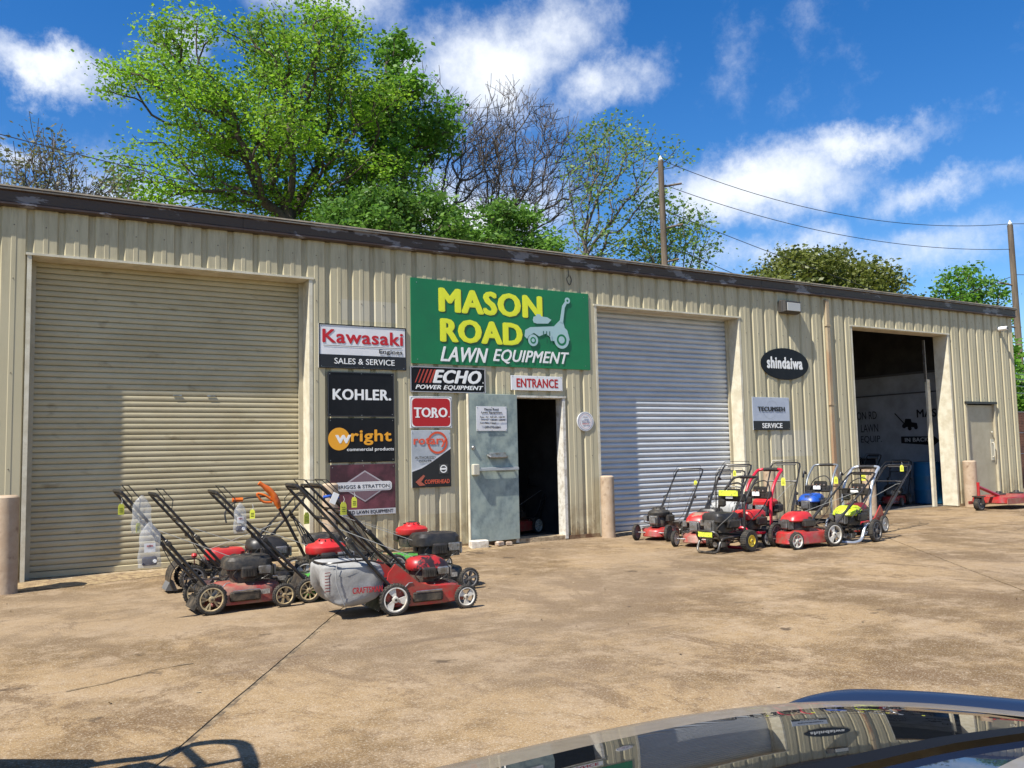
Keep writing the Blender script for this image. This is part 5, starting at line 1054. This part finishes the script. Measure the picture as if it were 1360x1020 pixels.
# fence with barbed wire, brick wall and posted sign at the right edge
t = thing('wire_fence', 'tall wire fence with barbed strands past the right corner', 'fence', (20.6, 2.2, 0))
for k in range(6): MB().tube([(k*2.2, .35*k, 0), (k*2.2, .35*k, 3.3)], .03, 8).build('post', STEEL, t)
for k, z in enumerate((1.0, 1.6, 2.2, 2.75, 2.95, 3.15, 3.3)): MB().tube([(0, 0, z), (11, 1.75, z)], .012, 5).build('strand', STEEL, t)
t = thing('brick_wall', 'brown brick wall running back past the right end of the shop', 'wall', (21.2, 3.4, 0))
BRK = mat('brown_brick', (.20, .09, .055), .9, c2=(.11, .055, .04), scale=4, bump=.4); m = MB()
for rw in range(30):
    for c in range(34): m.box((c*.215+(rw % 2)*.1075, .0, rw*.075+.035), (.205, .1, .066))
bw = m.build('brick_face', BRK, t, smooth=False); bw['kind'] = 'stuff'
MB().box((3.7, .03, 1.12), (7.4, .08, 2.24)).build('mortar', mat('mortar', (.25, .22, .18), .95), t, smooth=False)
s = Sign('small white notice board on the brick wall at the right edge', 21.25, 21.75, .95, 1.85, PW, Y=3.33, name='notice_board', group=None)
for k in range(4): s.text('NOTICE' if k == 0 else 'PRIVATE' if k == 1 else 'PROPERTY' if k == 2 else 'TOWING', .1, .1+k*.2, .9, .22+k*.2, K_ if k else R_, .02)

# ------------------------------------------------------------------ foreground car
PAINT = mat('bronze_car_paint', (.30, .245, .18), .38, .35, coat=.35, c2=(.26, .21, .15), scale=60); GLASSD = mat('dark_car_glass', (.008, .010, .013), .015, spec=1., ior=2.1)
RUBB = mat('black_car_trim', (.004, .004, .005), .6, spec=.15)
car = thing('parked_car', 'bronze car in the lower right foreground, roof glass mirroring the shop front', 'car', (-.4, -10.85, -.25))
CO = Vector((-.4, -10.85, -.25))
E_ = [(-2.2, -10.30), (-1.4, -10.235), (-.7, -10.215), (-.2, -10.208), (.2, -10.203), (.367, -10.203), (.51, -10.203), (.64, -10.213), (.76, -10.244), (.851, -10.30), (.92, -10.385), (.985, -10.52), (1.03, -10.75), (1.04, -11.0)]
def crv(P, n=8):
    P = [Vector((a, b, 0)) for a, b in P]; Q = []
    for i in range(len(P)-1):
        a, b, c, d = P[max(i-1, 0)], P[i], P[i+1], P[min(i+2, len(P)-1)]
        for k in range(n): t = k/n; Q.append(.5*((2*b)+(c-a)*t+(2*a-5*b+4*c-d)*t*t+(3*b-a-3*c+d)*t**3))
    return Q+[P[-1]]
EC = crv(E_)
CEN = Vector((-.5, -11.05, 0))
def inward(i):
    t = (EC[min(i+1, len(EC)-1)]-EC[max(i-1, 0)]).normalized(); return Vector((t.y, -t.x, 0))
prof = [(-.024, -.16), (-.020, -.06), (-.012, -.012), (-.004, -.0005), (.008, .0020), (.020, .0040), (.036, .0067), (.054, .0096)]
def zin(t):   # roof crown: slope 13 degrees at the edge falling to level
    s = 0; q = .054
    zz = .0096
    while q < t-1e-9:
        d = min(.01, t-q); zz += d*math.tan(RAD(10.5*math.exp(-(q-.054)/.22))); q += d
    return zz
def strip(ts, name, m, i0=0, i1=None, dz=0.):
    mb = MB(); rows = []
    for t in ts:
        z = None
        for (a, za), (b, zb) in zip(prof[:-1], prof[1:]):
            if a <= t <= b: z = za+(zb-za)*(t-a)/(b-a)
        if z is None: z = zin(t)
        rows.append([Vector((p.x, p.y, 0))+inward(i)*t*(1 if t < .054 else 1)+Vector((0, 0, 1.0+z+dz))-CO for i, p in list(enumerate(EC))[i0:i1]])
    return mb.quadstrip(rows, closed=False, cap=False).build(name, m, car, ang=70)
strip([q[0] for q in prof], 'roof_edge', PAINT)
# inner roof surface as a height field so that panels do not overlap
def roof_patch(y_fn0, y_fn1, x0, x1, name, m, nx=60, ny=16, dz=0.):
    mb = MB(); rows = []
    edge = [(p+inward(i)*.054) for i, p in enumerate(EC)]
    def zat(x, y):
        d = min(math.hypot(x-e.x, y-e.y) for e in EC); return 1.0+zin(max(.054, d))
    for j in range(ny+1):
        row = []
        for i in range(nx+1):
            x = x0+(x1-x0)*i/nx; y = y_fn0(x)+(y_fn1(x)-y_fn0(x))*j/ny; row.append(Vector((x, y, zat(x, y)+dz))-CO)
        rows.append(row)
    return mb.quadstrip(rows, closed=False, cap=False).build(name, m, car, ang=80)
EI = [(p+inward(i)*.053) for i, p in enumerate(EC)]
def y_edge(x):
    for a, b in zip(EI[:-1], EI[1:]):
        if min(a.x, b.x) <= x <= max(a.x, b.x) and abs(b.x-a.x) > 1e-6: return a.y+(b.y-a.y)*(x-a.x)/(b.x-a.x)
    return EI[-1].y
ybar = lambda x: -10.462-.11*(x-.58)+.9*max(0, x-.74)**2
roof_patch(lambda x: y_edge(x), lambda x: min(ybar(x), y_edge(x)-.0005), -2.1, .86, 'roof_glass', GLASSD, 130, 14)
BAR = lambda x: .016+.02*max(0, .9-x)
roof_patch(lambda x: min(ybar(x), y_edge(x)-.001)-.0005, lambda x: min(ybar(x), y_edge(x)-.001)-BAR(x), -2.1, .93, 'divider_bar', RUBB, 60, 3, .004)
roof_patch(lambda x: min(ybar(x), y_edge(x)-.001)-BAR(x)-.001, lambda x: min(ybar(x), y_edge(x)-.001)-BAR(x)-.004-.25*max(0, .84-x), -2.1, .90, 'rear_roof_glass', mat('blue_car_glass', (.012, .02, .045), .02, spec=.6, ior=1.5), 60, 10, -.002)
roof_patch(lambda x: min(ybar(x), y_edge(x)-.001)-BAR(x)-.005-.25*max(0, .84-x), lambda x: -11.2-.25*max(0, .84-x), -1.6, .93, 'roof_panel', PAINT, 40, 8, .001)
m = MB(); rows = []
for i in range(62, len(EC)-6):     # outer rail beyond the roof edge
    p = EC[i]; o_ = -inward(i); k = min(1, (i-62)/9); w_ = .002+.055*k
    k = max(.02, math.sin(k*math.pi/2)); w_ = .055*k; C0 = Vector((p.x, p.y, .985))+o_*.006-CO
    rows.append([C0+o_*a*k+Vector((0, 0, z*k)) for a, z in ((0, -.004), (.002, .009), (.012, .016), (.034, .018), (.052, .012), (.057, .002), (.055, -.016))])
m.quadstrip(rows).build('roof_rail', mat('blue_black_rail', (.012, .022, .05), .3, spec=.4), car)
# body below the roof
m = MB(); rows = []
outl = [Vector((p.x, p.y, 0)) for p in EC[::4]]+[Vector((1.0, -11.4, 0)), Vector((.8, -11.75, 0)), (Vector((-2.2, -11.8, 0)))]
for (z, k) in ((.86, 1.0), (.70, 1.10), (.62, 1.22), (.30, 1.26), (.0, 1.22), (-.08, 1.1)):
    rows.append([CEN+(q-CEN)*k+Vector((0, 0, z))-CO for q in outl])
m.quadstrip(rows, cap=False).build('body', PAINT, car)
for (wx, wy) in ((.75, -10.02), (-2.1, -10.02), (.75, -11.9), (-2.1, -11.9)):
    t_, m_, c_ = wheel_meshes(.31, .19, SILVER, 'five'); o = inst('wheel', t_, car, (wx-CO.x, wy-CO.y, .31)); inst('rim', m_, o)
# machine standing just outside the left edge, seen through its shadow on the concrete
t = thing('ride_on_mower', 'ride-on machine with raised tubular bar casting its shadow at the lower left corner', 'ride-on mower', (-.62, -6.95, .0), RAD(-35))
MB().box((-.30, .0, .62), (1.25, .74, .66), bev=.08).build('body', DARKM, t)
MB().box((-.62, 0, 1.02), (.42, .5, .3), bev=.08).build('seat', DARKM, t)
m = MB(); m.tube([(.33, .0, .80), (.42, .20, .96), (.50, .22, .96), (.52, .06, .96), (.40, -.08, .92), (.28, -.02, .84)], .03, 8, smooth=4); m.build('steering_lever', TUBE, t)
rb = MB(); B_ = lambda x, y, z: Matrix.Rotation(RAD(35), 3, 'Z') @ (Vector((x, y, z))-Vector((-.62, -6.95, 0)))
rb.tube([B_(-.75, -6.9, .6), B_(-.56, -6.98, 1.35), B_(-.37, -7.06, 1.5), B_(-.23, -6.99, 1.52), B_(-.06, -7.04, 1.5), B_(-.01, -7.20, 1.48), B_(-.03, -7.6, 1.3), B_(-.25, -7.8, .7)], .032, 10, smooth=4); rb.build('roll_bar', TUBE, t)
MB().tube([B_(-.42, -7.10, 1.46), B_(-.30, -7.30, 1.46), B_(-.03, -7.30, 1.46)], .022, 8).build('cross_bar', TUBE, t)
MB().tube([B_(-.25, -7.02, 1.5), B_(-.2, -7.30, 1.46)], .022, 8).build('cross_bar', TUBE, t)
for (a, b_) in ((-.65, -.46), (-.65, .46)): wheel(t, a, b_, .27, .18, YELTRIM, 'disc')
for (a, b_) in ((.25, -.38), (.25, .38)): wheel(t, a, b_, .13, .09, YELTRIM, 'disc')
